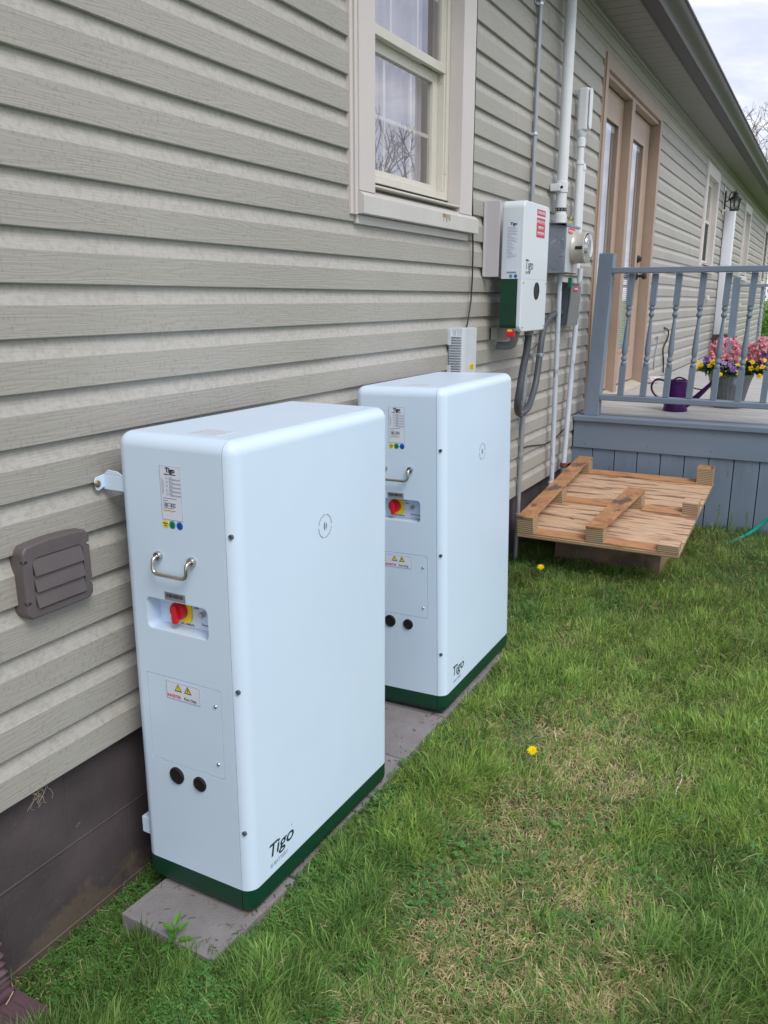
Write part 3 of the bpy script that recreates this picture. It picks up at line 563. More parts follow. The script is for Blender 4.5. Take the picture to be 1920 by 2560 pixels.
    # serial plate
    a=MB(); onf(rrect(.064,.020,.0005,1),.148,.819,0,.0006,a); pl=build(a,'serial_plate',M_PGREY,t,local=True,smooth=0)
    a=MB(); x=.1215
    rr=random.Random(3)
    while x<.1735:
        wd=rr.choice([.0006,.001,.0015]); a.box((-.0009,-x,.8165),(-.0007,-(x+wd),.8255)); x+=wd+rr.choice([.0006,.0009,.0013])
    build(a,'barcode',M_INK,pl,local=True,smooth=0)
    # rating label
    a=MB(); onf(rrect(.062,.126,.001,1),.157,1.071,0,.0006,a); lb=build(a,'rating_label',M_LABEL,t,local=True,smooth=0)
    build(outline(MB(),.062,.126,.157,1.071,-.0007,.0006),'label_outline',M_GREY,lb,local=True,smooth=0)
    text('Tigo',.0155,(-.0009,-.1435,1.1195),RT,UP,M_INK,lb,bold=.0006); text('Lithium-ion Battery',.0045,(-.0009,-.1385,1.1135),RT,UP,M_INK,lb)
    a=MB()
    for k in range(5):
        z=1.106-k*.0093; outline(a,.005,.005,.146,z,-.0007,.0005)
        a.box((-.001,-.1525,z+.0008),(-.0007,-.163,z+.0024)); a.box((-.001,-.1525,z-.0022),(-.0007,-.186,z-.0012)); a.box((-.001,-.1525,z-.0042),(-.0007,-.1855,z-.0036))
    for k,wd in enumerate((.04,.015,.037,.038,.03,.036)): a.box((-.001,-.1315,1.058-k*.0058),(-.0007,-.1315-wd,1.0595-k*.0058))
    a.box((-.001,-.1312,1.066),(-.0007,-.1322,1.105)); a.box((-.001,-.1345,1.072),(-.0007,-.1355,1.1)); 
    build(a,'label_print',M_GREY,lb,local=True,smooth=0)
    a=MB(); tri(a,.138,1.030,.008,-.0007); tri(a,.156,1.030,.008,-.0007); build(a,'hazard_mark',M_YEL,lb,local=True,smooth=0)
    text('FC',.012,(-.0009,-.1535,1.0380),RT,UP,M_INK,lb); a=MB(); a.prism(circ(.0052,16),(-.0007,-.1405,1.0425),RT,UP,(-.0003,0,0)); build(a,'certification_mark',M_GREY,lb,local=True,smooth=0)
    for s_,m_,tx in ((.1345,M_YEL,'Hi-Pot'),(.1545,M_DG,'OK'),(.1765,M_DB,'QC')):
        a=MB(); a.prism(circ(.0095,24),(0,-s_,.9965),RT,UP,(-.0006,0,0)); q=build(a,'round_sticker',m_,t,local=True,smooth=0); text(tx,.0055,(-.0009,-s_,.9968),RT,UP,M_INK,q,align='CENTER')
        text('OK',.0055,(-.0009,-s_,.9912),RT,UP,M_INK,q,align='CENTER')
    # inside the recess: back face at x=.062
    xb=.0458
    a=MB(); a.box((xb-.0016,-.075,.7285),(xb,-.2435,.8065)); sp=build(a,'switch_panel',M_LABEL,t,local=True,smooth=0)
    a=MB(); a.prism(rrect(.075,.070,.010,5),(xb-.002,-.222,.772),RT,UP,(-.0024,0,0)); build(a,'button_cover_plate',M_WHITE,sp,local=True,bevel=.0006,seg=1)
    a=MB(); a.prism(rrect(.056,.056,.014,5),(xb-.002,-.132,.768),RT,UP,(-.006,0,0)); sw=build(a,'rotary_switch',M_YEL,t,local=True,bevel=.002)
    a=MB(); a.lathe((xb-.008,-.128,.772),[(.0225,0),(.0225,-.013),(.0205,-.016),(.004,-.016)],32,'X'); kn=build(a,'knob',M_RED,sw,local=True)
    a=MB(); a.prism([(-.006,.019),(.006,.019),(.009,-.012),(.007,-.027),(-.007,-.027),(-.009,-.012)],(xb-.023,-.128,.770),RT,UP,(-.011,0,0)); build(a,'grip',M_RED,sw,local=True,bevel=.0025,seg=3)
    text('ON',.010,(xb-.0020,-.164,.779),RT,UP,M_INK,sp); text('DC Switch',.0095,(xb-.0020,-.121,.7325),RT,UP,M_INK,sp); text('Forced start button',.0085,(xb-.0048,-.1895,.7415),RT,UP,M_INK,sp)
    a=MB(); a.tube([(xb-.002,-.163,.802),(xb-.002,-.1665,.798),(xb-.002,-.168,.793)],.0006,6); a.prism([(-.002,.003),(.002,.003),(0,-.003)],(xb-.0018,-.168,.791),RT,UP,(-.0005,0,0)); build(a,'arrow_mark',M_INK,sp,local=True)
    for s_ in (.197,.238):
        a=MB(); a.lathe((xb-.004,-s_,.772),[(.0075,0),(.0075,-.012),(.006,-.014),(.002,-.0135)],18,'X'); build(a,'push_button',M_ZINC,sp,local=True)
    # cover side screws
    for z_ in (.990,.615,.240):
        a=MB(); a.lathe((.0052,-.3215,z_),[(.0058,0),(.0058,-.0055),(.0048,-.0062),(.0036,-.0040),(.001,-.0040)],14,'X'); build(a,'cover_screw',M_DISC,t,local=True)
    # front face y=-BD : text along +X
    RF=(1,0,0); yf=-BD-.001
    ring=MB(); n=60
    for k in range(n):
        if k%15 in (13,14): continue
        a0,a1=2*math.pi*k/n,2*math.pi*(k+1)/n; 
        ring.add([(.361+r*math.cos(a),y,.932+r*math.sin(a)) for y in (yf,yf-.0008) for a in (a0,a1) for r in (.0295,.0312)],[(0,1,3,2),(4,6,7,5),(0,4,5,1),(2,3,7,6),(0,2,6,4),(1,5,7,3)])
    build(ring,'status_ring',M_GREY,t,local=True,smooth=0)
    lf=MB()
    for sx,sc,ox in ((-1,1.0,-.001),(1,.8,.004)):
        lf.prism([(ox+sx*x*sc,z*sc) for x,z in ((0,-.012),(.004,-.006),(.006,.001),(.005,.007),(.001,.013),(-.0008,.004),(-.0008,-.004))],(.361,yf,.931),(1,0,0),(0,0,1),(0,-.0007,0))
    build(lf,'leaf_emblem',M_GREY,t,local=True,smooth=0)
    # logo
    text('T',.052,(.070,yf-.0002,.126),RF,UP,M_BRAND,t,name='logo',shear=.2,bold=.0006,sx=1.15)
    text('igo',.052,(.103,yf-.0002,.126),RF,UP,M_BRAND,t,name='logo',shear=.2,bold=.0006,sx=1.28)
    text('EI BATTERY',.0150,(.079,yf-.0002,.0960),RF,UP,M_GREY,t,name='logo_subtitle',sx=.98)
    a=MB(); a.prism(circ(.0022,12),(.176,yf,.165),RF,UP,(0,-.0004,0)); build(a,'trademark_dot',M_GREY,t,local=True,smooth=0)
    # top label, back ledge and side bracket
    a=MB(); a.box((.055,-.25,BH),(.125,-.165,BH+.0006)); build(a,'top_label',mat('clear_label',(.60,.66,.76),.35,var=.1,vscale=120,spots=((.35,.38,.45),160,.58)),t,local=True,smooth=0)
    a=MB(); a.box((.015,-.001,.118),(.07,.034,.166)); build(a,'rear_foot',M_WHITE,t,local=True,bevel=.003)
    br=MB(); br.prism([(.0,.0),(-.012,.016),(-.058,.008),(-.064,.0),(-.068,-.030),(-.060,-.038),(-.018,-.034),(-.010,-.026),(.0,-.030)],(.024,.067,1.098),(0,-1,0),(0,0,1),(.0028,0,0))
    return t
bat=battery()
def bracket(parent):
    # folded wall strap: leaves the cabinet side and screws flat to the siding
    b=MB(); 
    b.box((.010,-.004,1.055),(.013,.066,1.092)); b.prism([(0,0),(-.028,-.004),(-.033,-.012),(-.029,-.034),(-.022,-.038),(0,-.030)],(.013,.064,1.092),(1,0,0),(0,0,1),(0,.0025,0))
    b.prism([(0,0),(.066,0),(.052,.012),(.02,.010)],(.010,-.002,1.092),(0,1,0),(0,0,1),(.0025,0,0))
    o=build(b,'wall_bracket',M_WHITE,parent,local=True,bevel=.001,seg=1)
    s=MB(); s.lathe((-.011,.064,1.072),[(.0085,0),(.0085,-.002),(.0065,-.004),(.003,-.0045)],16,'Y'); build(s,'screw',M_BRASS,o,local=True)
bracket(bat)
bat2=copy_tree(bat)
bat.location=(1.411,-.087,-.3895); bat.rotation_euler=(0,0,R(-.8)); bat2.location=(2.577,-.094,-.3895); bat2.rotation_euler=(R(-1.3),0,R(.4))
G='white battery cabinets along the wall'
tag(bat,'nearest tall white battery cabinet on green base, red switch and folded wall bracket fully seen','battery cabinet',G)
tag(bat2,'farther white battery cabinet, partly hidden behind the near one, below the finned unit','battery cabinet',G)
# ================================================================== PAVERS
ys0,ys1=-.127,-.427
for i in range(6):
    x0=1.262+i*.3315; a=MB(); dx=.0022; a.box((x0+dx,ys1+random.uniform(-.004,.004),-.446),(x0+.3315-dx,ys0,-.3905-.001*(i%2)))
    a_=build(a,'concrete_paver',M_PAVE,loc=(x0+.16,-.28,-.44),bevel=.004,seg=2)
    lab=['grey concrete paver sticking out in front of the near battery cabinet, weed at its edge','grey concrete paver under the near end of the near battery cabinet','grey concrete paver under the far half of the near battery cabinet','grey concrete paver in the gap, its end just past the near battery cabinet','grey concrete paver in shadow just before the farther battery cabinet','grey concrete paver under the near end of the farther battery cabinet','grey concrete paver under the far end of the farther battery cabinet'][i]
    if i==0: a_.rotation_euler=(0,0,R(-3.2)); a_.location.y+=.004
    tag(a_,lab,'paver','grey pavers in a row under the battery cabinets')
# ================================================================== INVERTER
def inverter():
    t=empty('wall_inverter',(4.12,0,.95),'white wall-mounted inverter with rounded corners, red warning stickers and dark green lower side','inverter')
    x0,x1=3.945,4.345
    a=MB(); a.prism(rrect(.40,.345,.008,3),(4.088,-.018,1.386),(1,0,0),(0,0,1),(0,-.006,0)); pl=build(a,'mounting_plate',mat('plate_aluminium',(.56,.54,.57),.42,.15),t)
    a=MB(); a.box((3.90,-.095,1.214),(3.9035,-.02,1.556)); build(a,'plate_flange',mat('plate_side',(.56,.54,.57),.42,.15),pl,bevel=.001,seg=1)
    # upper body with rounded top corners seen from the front
    def shell(y0,y1,z0,z1,inset=0,rt=.035,rb=.0):
        m=MB(); X0,X1=x0+inset,x1-inset; poly=[]
        cs=((X1-rt,z1-rt,rt,0),(X0+rt,z1-rt,rt,90)) if rt else ()
        for cx,cz,r,a0 in cs: poly+=[(cx+r*math.cos(R(a0+k*15)),cz+r*math.sin(R(a0+k*15))) for k in range(7)]
        if not rt: poly+=[(X1,z1),(X0,z1)]
        if rb:
            for cx,cz,a0 in ((X0+rb,z0+rb,180),(X1-rb,z0+rb,270)): poly+=[(cx+rb*math.cos(R(a0+k*15)),cz+rb*math.sin(R(a0+k*15))) for k in range(7)]
        else: poly+=[(X0,z0),(X1,z0)]
        return m.prism(poly,(0,y0,0),(1,0,0),(0,0,1),(0,y1-y0,0))
    WI=mat('inverter_white',(.66,.73,.78),.33)
    def split(y0,up):
        mbx=shell(y0,-.1985,.955,1.560,0,rb=.035); m=bmesh.new(); vs=[m.verts.new(v) for v in mbx.v]
        for f in mbx.f: m.faces.new([vs[i] for i in f])
        bmesh.ops.recalc_face_normals(m,faces=m.faces); ed=[e for e in m.edges if e.calc_face_angle(0)>R(35)]
        bmesh.ops.bevel(m,geom=ed,offset=.007,segments=3,profile=.5,affect='EDGES',clamp_overlap=True)
        return MB().bm(cut(m,(0,0,1.2048 if up else 1.2042),(0,0,-1 if up else 1)))
    bd=build(split(-.09,True),'housing',WI,t,smooth=30); bd.modifiers.new('wn','WEIGHTED_NORMAL').keep_sharp=True
    lo=build(shell(-.09,-.172,.972,1.2045,.002,rt=0,rb=.02),'lower_housing',M_GREEN,t,bevel=.003)
    fc=build(split(-.174,False),'lower_cover',WI,t,smooth=30); fc.modifiers.new('wn','WEIGHTED_NORMAL').keep_sharp=True
    for xx,zz in ((x0+.022,1.188),(x1-.022,1.188),(x0+.03,.978),(x1-.03,.978)):
        s=MB(); s.lathe((xx,-.1988,zz),[(.0055,0),(.0055,-.002),(.003,-.003)],12,'Y'); build(s,'cover_screw',M_ZINC,fc)
    s=MB(); s.lathe((4.175,-.198,1.150),[(.042,0),(.042,-.003),(.0385,-.004),(.0385,-.002),(.001,-.002)],36,'Y'); dp=build(s,'display',M_BLACK,fc)
    text('Tigo',.066,(3.985,-.1988,1.250),(1,0,0),(0,0,1),M_INK,t,name='logo',shear=.12,bold=.0004,sx=1.02,local=False); text('EI INVERTER',.019,(3.99,-.1988,1.228),(1,0,0),(0,0,1),M_GREY,t,name='logo_subtitle',sx=.72,local=False)
    s=MB(); s.box((4.135,-.1992,1.506),(4.268,-.1982,1.535)); st=build(s,'warning_sticker',M_REDS,t,smooth=0); st['label']='small red solar circuit caution sticker'
    text('CAUTION: SOLAR CIRCUIT',.019,(4.2015,-.1996,1.514),(1,0,0),(0,0,1),M_WINK,st,align='CENTER',sx=.50,local=False)
    s=MB(); s.box((4.135,-.1992,1.405),(4.268,-.1982,1.496)); st=build(s,'warning_sticker',M_REDS,t,smooth=0); st['label']='larger red rapid shutdown sticker'
    for q,l in enumerate(('PHOTOVOLTAIC SYSTEM','EQUIPPED WITH','RAPID SHUTDOWN')): text(l,.021,(4.2015,-.1996,1.470-q*.026),(1,0,0),(0,0,1),M_WINK,st,align='CENTER',sx=.55,local=False)
    RT,UP=(0,-1,0),(0,0,1)
    s=MB(); s.prism(rrect(.062,.245,.001,1),(x0,-.145,1.350),RT,UP,(-.0007,0,0)); lb=build(s,'rating_label',M_LABEL,t,smooth=0)
    text('Tigo',.019,(x0-.001,-.131,1.448),RT,UP,M_INK,lb,bold=.0006,local=False)
    s=MB(); rr=random.Random(5)
    for k in range(22): s.box((x0-.0012,-.118,1.438-k*.0066),(x0-.0007,-.118-rr.uniform(.02,.052),1.4395-k*.0066))
    s.box((x0-.0012,-.122,1.2305),(x0-.0007,-.168,1.2375)); s.box((x0-.0012,-.117,1.47),(x0-.0007,-.173,1.4706)); build(s,'label_print',M_GREY,lb,smooth=0)
    for y_,m_ in ((-.142,M_TEAL),(-.166,M_DB)):
        s=MB(); s.prism(circ(.0085,20),(x0,y_,1.2165),RT,UP,(-.0006,0,0)); build(s,'round_sticker',m_,t,smooth=0)
    s=MB(); s.lathe((x0+.0018,-.128,1.075),[(.017,0),(.017,-.0012),(.0155,-.0012),(.0155,0)],24,'X',cap=False); build(s,'knockout',M_GREEN,lo)
    s=MB(); s.box((3.955,-.155,.935),(3.985,-.130,.968)); sw=build(s,'dc_switch',M_YEL,t,bevel=.003); s=MB(); s.box((3.945,-.168,.932),(3.975,-.128,.958)); build(s,'switch_knob',M_RED,sw,bevel=.004)
    s=MB(); s.box((4.02,-.022,.912),(4.024,-.018,.972)); s.box((4.02,-.022,.912),(4.11,-.018,.972)); build(s,'lower_bracket',mat('bracket_paint',(.55,.54,.5),.5),t)
inverter()
# ================================================================== FIBRE / OPTIMISER BOX (finned)
def finned():
    t=empty('finned_wall_unit',(3.585,0,.70),'pale grey finned enclosure with a yellow warning sticker, hung above the farther battery cabinet','enclosure')
    x0,x1=3.512,3.672; z0,z1=.66,.985
    a=MB(); a.prism([(0,.012),(0,.078),(.030,.092),(.140,.092),(.160,.080),(.160,.012)],(x0,0,z0),(1,0,0),(0,-1,0),(0,0,z1-z0)); 
    c=build(a,'cover',M_AMP,t,bevel=.004)
    a=MB(); z=z0+.01
    while z<z1-.03: a.box((x0-.012,-.078,z),(x0+.022,-.020,z+.0035)); z+=.0115
    a.box((x0-.004,-.0505,z0),(x0+.012,-.0465,z1-.008)); build(a,'cooling_fins',M_AMP,t,bevel=.0008,seg=1)
    a=MB(); a.box((x0-.016,-.03,z1-.075),(x0-.0,-.013,z1-.004)); build(a,'mounting_ear',M_AMP,t,bevel=.002); a=MB(); a.box((x0-.016,-.03,z0+.06),(x0,-.013,z0+.16)); build(a,'mounting_ear',M_AMP,t,bevel=.002)
    a=MB(); a.prism(rrect(.055,.026,.001,1),(x0+.085,-.0922,.812),(1,0,0),(0,0,1),(0,-.0006,0)); y=build(a,'warning_sticker',M_YEL,t,smooth=0)
    a=MB()
    for k in range(4): a.box((x0+.070,-.0934,.803+k*.0048),(x0+.106,-.0928,.8045+k*.0048))
    build(a,'sticker_print',M_INK,y,smooth=0)
finned()
a=MB(); a.tube([(3.716,-.026,2.72),(3.716,-.026,1.6),(3.720,-.03,1.45),(3.728,-.032,1.33),(3.735,-.03,1.2),(3.730,-.028,1.1),(3.672,-.04,1.02),(3.63,-.05,.985)],.0038,8)
c=build(a,'black_cable',M_BLACK,loc=(3.72,-.03,1.0)); tag(c,'thin black cable running down beside the near window to the finned enclosure','cable')
# ================================================================== CONDUITS
def strap(mb,x,y,z,r,w=.016,ear=.035):
    n=16; mb.lathe((x,y,z-w/2),[(r+.002,0),(r+.0035,.002),(r+.0035,w-.002),(r+.002,w)],24,'Z'); mb.box((x-r-ear,-.020,z-w/2),(x+r+ear,-.0175,z+w/2)); mb.box((x-r-.003,y,z-w/2),(x-r,-.018,z+w/2)); mb.box((x+r,y,z-w/2),(x+r+.003,-.018,z+w/2)); return mb
def conduit(name,label,x,y,r,z0,z1,m,straps=(),cat='conduit',cpl=(),x2=None,sm=None):
    t=empty(name,(x,y,z0),label,cat); xb=x if x2 is None else x2
    a=MB(); a.tube([(xb,y,z0),(x,y,z1)],r,20); build(a,'pipe',m,t)
    for z in straps:
        f=(z-z0)/(z1-z0); s=MB(); strap(s,xb+(x-xb)*f,y,z,r); build(s,'strap',sm or M_ZINC,t,bevel=.0008,seg=1)
    for z,h,rr in cpl:
        f=(z-z0)/(z1-z0); s=MB(); s.lathe((xb+(x-xb)*f,y,z),[(r+.001,0),(r+rr,.002),(r+rr,h-.002),(r+.001,h)],24); build(s,'coupling',m,t)
    return t
conduit('metal_conduit','thin grey metal conduit rising from the top of the inverter with two clamps',4.552,-.032,.0125,1.5,2.86,M_EMT,straps=(1.95,2.56))
conduit('metal_conduit','thin grey conduit running down below the inverter into the grass beside the farther cabinet',4.578,-.030,.0135,-.42,.93,M_EMT,cpl=((.22,.03,.003),(-.12,.02,.005)),x2=4.53)
t=conduit('service_mast_conduit','thick pale pvc service conduit entering the top of the meter box',4.965,-.070,.0310,1.535,2.86,M_PVC,cpl=((1.535,.05,.006),(1.70,.06,.0045)))
s=MB(); s.lathe((4.965,-.07,1.60),[(.0325,0),(.0335,0),(.0335,.018),(.0325,.018)],28); s.box((5.0,-.085,1.598),(5.02,-.06,1.622)); build(s,'hose_clamp',M_BLACK,t)
s=MB()
for k in range(12):
    a0=2*math.pi*k/12; s.box((4.965+.0338*math.cos(a0)-.003,-.07+.0338*math.sin(a0)-.003,1.604),(4.965+.0338*math.cos(a0)+.003,-.07+.0338*math.sin(a0)+.003,1.613))
build(s,'clamp_slots',M_ZINC,t)
s=MB(); s.box((4.90,-.078,1.705),(4.93,-.02,1.745)); s.box((5.0,-.078,1.705),(5.035,-.02,1.745)); st=build(s,'clamp_ear',M_PVC,t,bevel=.004)
for bx in (5.022,4.912): s=MB(); s.lathe((bx,-.079,1.725),[(.008,0),(.008,-.012)],6,'Y'); build(s,'bolt',M_BLACK,st)
s=MB(); s.box((4.935,-.1035,1.80),(4.99,-.1005,1.835)); 
t=conduit('branch_conduit','pale pvc conduit with an oblong inspection fitting on top, behind the meter',5.355,-.060,.0215,1.40,2.07,M_PVC,cpl=((2.0,.05,.005),(1.90,.02,.004)))
s=MB(); s.prism(rrect(.062,.072,.02,5),(5.355,-.066,2.09),(1,0,0),(0,1,0),(0,0,.235)); lb=build(s,'inspection_body',M_PVC,t,bevel=.010,seg=3)
s=MB(); s.prism(rrect(.060,.225,.022,5),(5.355,-.103,2.21),(1,0,0),(0,0,1),(0,-.008,0)); build(s,'cover_plate',M_PVC,lb,bevel=.003)
s=MB(); s.lathe((5.355,-.06,2.055),[(.021,0),(.027,.01),(.030,.04)],24); build(s,'hub',M_PVC,lb)
conduit('slim_branch_conduit','slimmer pale pipe standing right beside the branch conduit, behind the meter',5.445,-.055,.0165,1.30,1.92,M_PVC,cpl=((1.88,.03,.004),))
t=conduit('meter_drop_conduit','slim peeling painted pipe dropping from the meter box behind the pallet',5.045,-.062,.0150,-.03,1.26,M_PEEL,x2=5.098)
s=MB(); s.tube([(5.098,-.062,-.45),(5.098,-.062,-.028)],.0175,16); build(s,'grey_sleeve',M_PGREY,t); s=MB(); s.lathe((5.098,-.062,-.045),[(.016,0),(.0195,.004),(.0195,.03),(.016,.035)],18); build(s,'collar',M_PVC,t)
t=conduit('outer_drop_conduit','slim white pipe beside the deck, leaning, with a rusty collar near its foot',5.505,-.062,.0165,.045,1.30,M_PEEL,x2=5.36)
s=MB(); s.tube([(5.358,-.062,-.43),(5.362,-.062,.045)],.019,16); build(s,'grey_sleeve',M_PGREY,t); s=MB(); s.lathe((5.360,-.062,.03),[(.018,0),(.0235,.004),(.0235,.028),(.018,.032)],14); build(s,'rusty_collar',mat('rusty',(.16,.05,.03),.8,var=.5,vscale=90),t)
t=empty('flexible_conduit',(4.5,-.08,.45),'dark flexible conduit looping in a U under the inverter','conduit')
pts=[(4.235,-.15,.958),(4.232,-.145,.86),(4.21,-.135,.76),(4.185,-.13,.66),(4.19,-.12,.585),(4.225,-.11,.545),(4.30,-.095,.515),(4.40,-.085,.508),(4.50,-.078,.525),(4.59,-.07,.575),(4.66,-.066,.65),(4.71,-.062,.76),(4.745,-.060,.87),(4.80,-.055,.955),(4.90,-.05,1.0),(5.02,-.045,1.02),(5.19,-.045,1.03)]
def smooth_pts(p,n=6):
    p=[Vector(q) for q in p]; o=[]
    for i in range(len(p)-1):
        a,b,c,d=p[max(i-1,0)],p[i],p[i+1],p[min(i+2,len(p)-1)]
        for k in range(n):
            s=k/n; o.append(.5*((2*b)+(c-a)*s+(2*a-5*b+4*c-d)*s*s+(3*b-a-3*c+d)*s**3))
    return o+[p[-1]]
s=MB(); s.tube(smooth_pts(pts),.0185,14); build(s,'hose',M_FLEX,t,smooth=60)
for q in ((4.725,-.062,.80),(4.30,-.095,.515)):
    s=MB(); s.lathe((q[0],q[1],q[2]-.01),[(.0195,0),(.0215,.002),(.0215,.018),(.0195,.02)],20); s.box((q[0]-.055,-.024,q[2]-.009),(q[0]+.05,-.020,q[2]+.009)); build(s,'clamp',M_ZINC,t)
s=MB(); s.lathe((4.235,-.15,.93),[(.020,0),(.024,.004),(.024,.026),(.020,.028)],10); build(s,'gland_nut',M_PGREY,t)
s=MB(); s.tube(smooth_pts([(4.07,-.13,.955),(4.07,-.13,.92),(4.08,-.115,.89),(4.10,-.07,.880),(4.11,-.03,.880)]),.020,14); s.lathe((4.07,-.13,.93),[(.021,0),(.026,.004),(.026,.02),(.021,.024)],12); o=build(s,'elbow_conduit',M_PGREY,loc=(4.1,-.05,.88)); tag(o,'short grey elbow conduit turning from the inverter underside into the wall','conduit elbow')
s=MB(); s.tube(smooth_pts([(4.545,-.022,.285),(4.60,-.02,.272),(4.72,-.02,.266),(4.90,-.02,.245),(5.05,-.02,.228),(5.22,-.022,.232),(5.38,-.022,.252),(5.55,-.022,.285),(5.60,-.02,.33)]),.0036,7); o=build(s,'sagging_wire',M_BLACK,loc=(5.0,-.02,.23)); tag(o,'thin black wire sagging across the siding behind the drop pipes','wire')
s=MB(); s.tube(smooth_pts([(4.36,-.19,.955),(4.37,-.17,.90),(4.40,-.12,.85),(4.47,-.08,.845),(4.56,-.06,.86),(4.62,-.05,.93),(4.67,-.045,1.05),(4.69,-.045,1.2)]),.0028,6); o=build(s,'thin_wire',M_PGREY,loc=(4.5,-.1,.85)); tag(o,'thin grey wire hanging between the inverter and the meter box','wire')
# ================================================================== METER
def meter():
    t=empty('meter_box',(5.05,0,1.25),'grey metal electricity meter box with round glass meter and a torn red sticker','electric meter')
    s=MB(); s.box((4.922,-.118,1.258),(5.20,-.016,1.530)); bx=build(s,'box',M_BOXG,t,bevel=.003)
    s=MB(); s.prism([(-.016,0),(-.126,-.004),(-.126,-.016),(-.121,-.016),(-.121,-.002),(-.016,.006)],(4.912,0,1.533),(0,1,0),(0,0,1),(.300,0,0)); build(s,'rain_lip',M_BOXG,t)
    s=MB(); s.box((4.932,-.1225,1.262),(5.19,-.1185,1.515)); cv=build(s,'cover',mat('meter_cover',(.50,.54,.58),.4,.1,var=.12,vscale=14),t,bevel=.002)
    s=MB()
    for r in (.030,.022): s.lathe((4.9218,-.064,1.305),[(r,0),(r,-.0012),(r-.003,-.0012),(r-.003,0)],28,'X',cap=False)
    for z in (1.355,1.44): s.lathe((4.922,-.100,z),[(.007,0),(.005,-.003),(.001,-.004)],12,'X')
    build(s,'knockout',M_BOXG,bx)
    s=MB(); s.box((4.962,-.1236,1.478),(5.10,-.1226,1.510)); st=build(s,'warning_sticker',M_REDS,t,smooth=0); text('CAUTION: SOLAR CIRCUIT',.018,(5.031,-.124,1.487),(1,0,0),(0,0,1),M_WINK,st,align='CENTER',sx=.6,local=False)
    s=MB(); s.lathe((5.085,-.1205,1.402),[(.090,0),(.090,-.012),(.0875,-.014),(.086,-.070),(.088,-.074),(.088,-.082),(.084,-.084)],48,'Y',cap=False); rg=build(s,'meter_ring',M_MET,t,smooth=50)
    s=MB(); s.lathe((5.085,-.204,1.402),[(.083,.0),(.082,-.012),(.074,-.020),(.05,-.023),(.001,-.024)],40,'Y',cap=False); build(s,'glass_cover',M_GLASS,rg,smooth=60)
    s=MB(); s.lathe((5.085,-.150,1.402),[(.083,0),(.083,-.046),(.001,-.047)],32,'Y',cap=False); fa=build(s,'meter_face',mat('meter_face',(.46,.48,.46),.5,var=.25,vscale=60),rg)
    s=MB(); s.box((5.055,-.2005,1.420),(5.115,-.1975,1.442)); s.box((5.06,-.2005,1.375),(5.11,-.1975,1.385)); build(s,'register_window',M_DISC,rg)
    s=MB(); s.prism(rrect(.042,.018,.001,1),(4.9988,-.178,1.400),(0,-1,0),(0,0,1),(-.002,0,0)); build(s,'seal_window',M_BLACK,rg)
    s=MB(); s.box((5.10,-.1240,1.262),(5.185,-.1228,1.312)); build(s,'torn_paper',M_WINK,cv,smooth=0)
    s=MB(); s.prism([(-.016,-.016),(.018,-.013),(.020,.012),(-.004,.017),(-.018,.010)],(4.966,-.130,1.548),(1,0,.1),(0,-.25,.97),(0,-.002,0)); tg=build(s,'yellow_tag',M_YEL,t)
    for q in ('X','Z'): pass
    text('HOT',.014,(4.952,-.1325,1.545),(1,0,.1),(0,-.25,.97),M_INK,tg,local=False)
    s=MB(); s.tube(smooth_pts([(4.99,-.124,1.56),(5.02,-.125,1.60),(5.035,-.10,1.58),(5.03,-.09,1.54)]),.002,6); build(s,'tie_wire',M_ZINC,tg)
    s=MB(); s.box((5.060,-.128,1.175),(5.090,-.108,1.235)); gt=build(s,'green_tag',mat('green_padlock',(.0,.12,.06),.4),t,bevel=.004); s=MB(); s.tube([(5.066,-.118,1.232),(5.068,-.118,1.258),(5.082,-.118,1.258),(5.084,-.118,1.232)],.002,6); build(s,'shackle',M_BRASS,gt)
meter()
def disco():
    t=empty('disconnect_box',(5.26,0,.94),'dark grey hinged disconnect box with a small red label, under the meter','disconnect switch')
    s=MB(); s.prism([(-.016,.955),(-.078,.955),(-.086,1.00),(-.092,1.18),(-.092,1.205),(-.016,1.215)],(5.175,0,0),(0,1,0),(0,0,1),(.215,0,0)); build(s,'housing',M_DISC,t,bevel=.004)
    s=MB(); s.prism([(-.080,.950),(-.088,.950),(-.101,1.10),(-.102,1.19),(-.094,1.19),(-.092,1.10)],(5.170,0,0),(0,1,0),(0,0,1),(.225,0,0)); c=build(s,'door',mat('disconnect_door',(.20,.215,.225),.5),t,bevel=.002)
    s=MB(); s.box((5.22,-.1035,1.155),(5.32,-.1022,1.188)); st=build(s,'warning_sticker',M_REDS,c,smooth=0); text('AC DISCONNECT',.017,(5.27,-.104,1.166),(1,0,0),(0,0,1),M_WINK,st,align='CENTER',sx=.62,local=False)
disco()
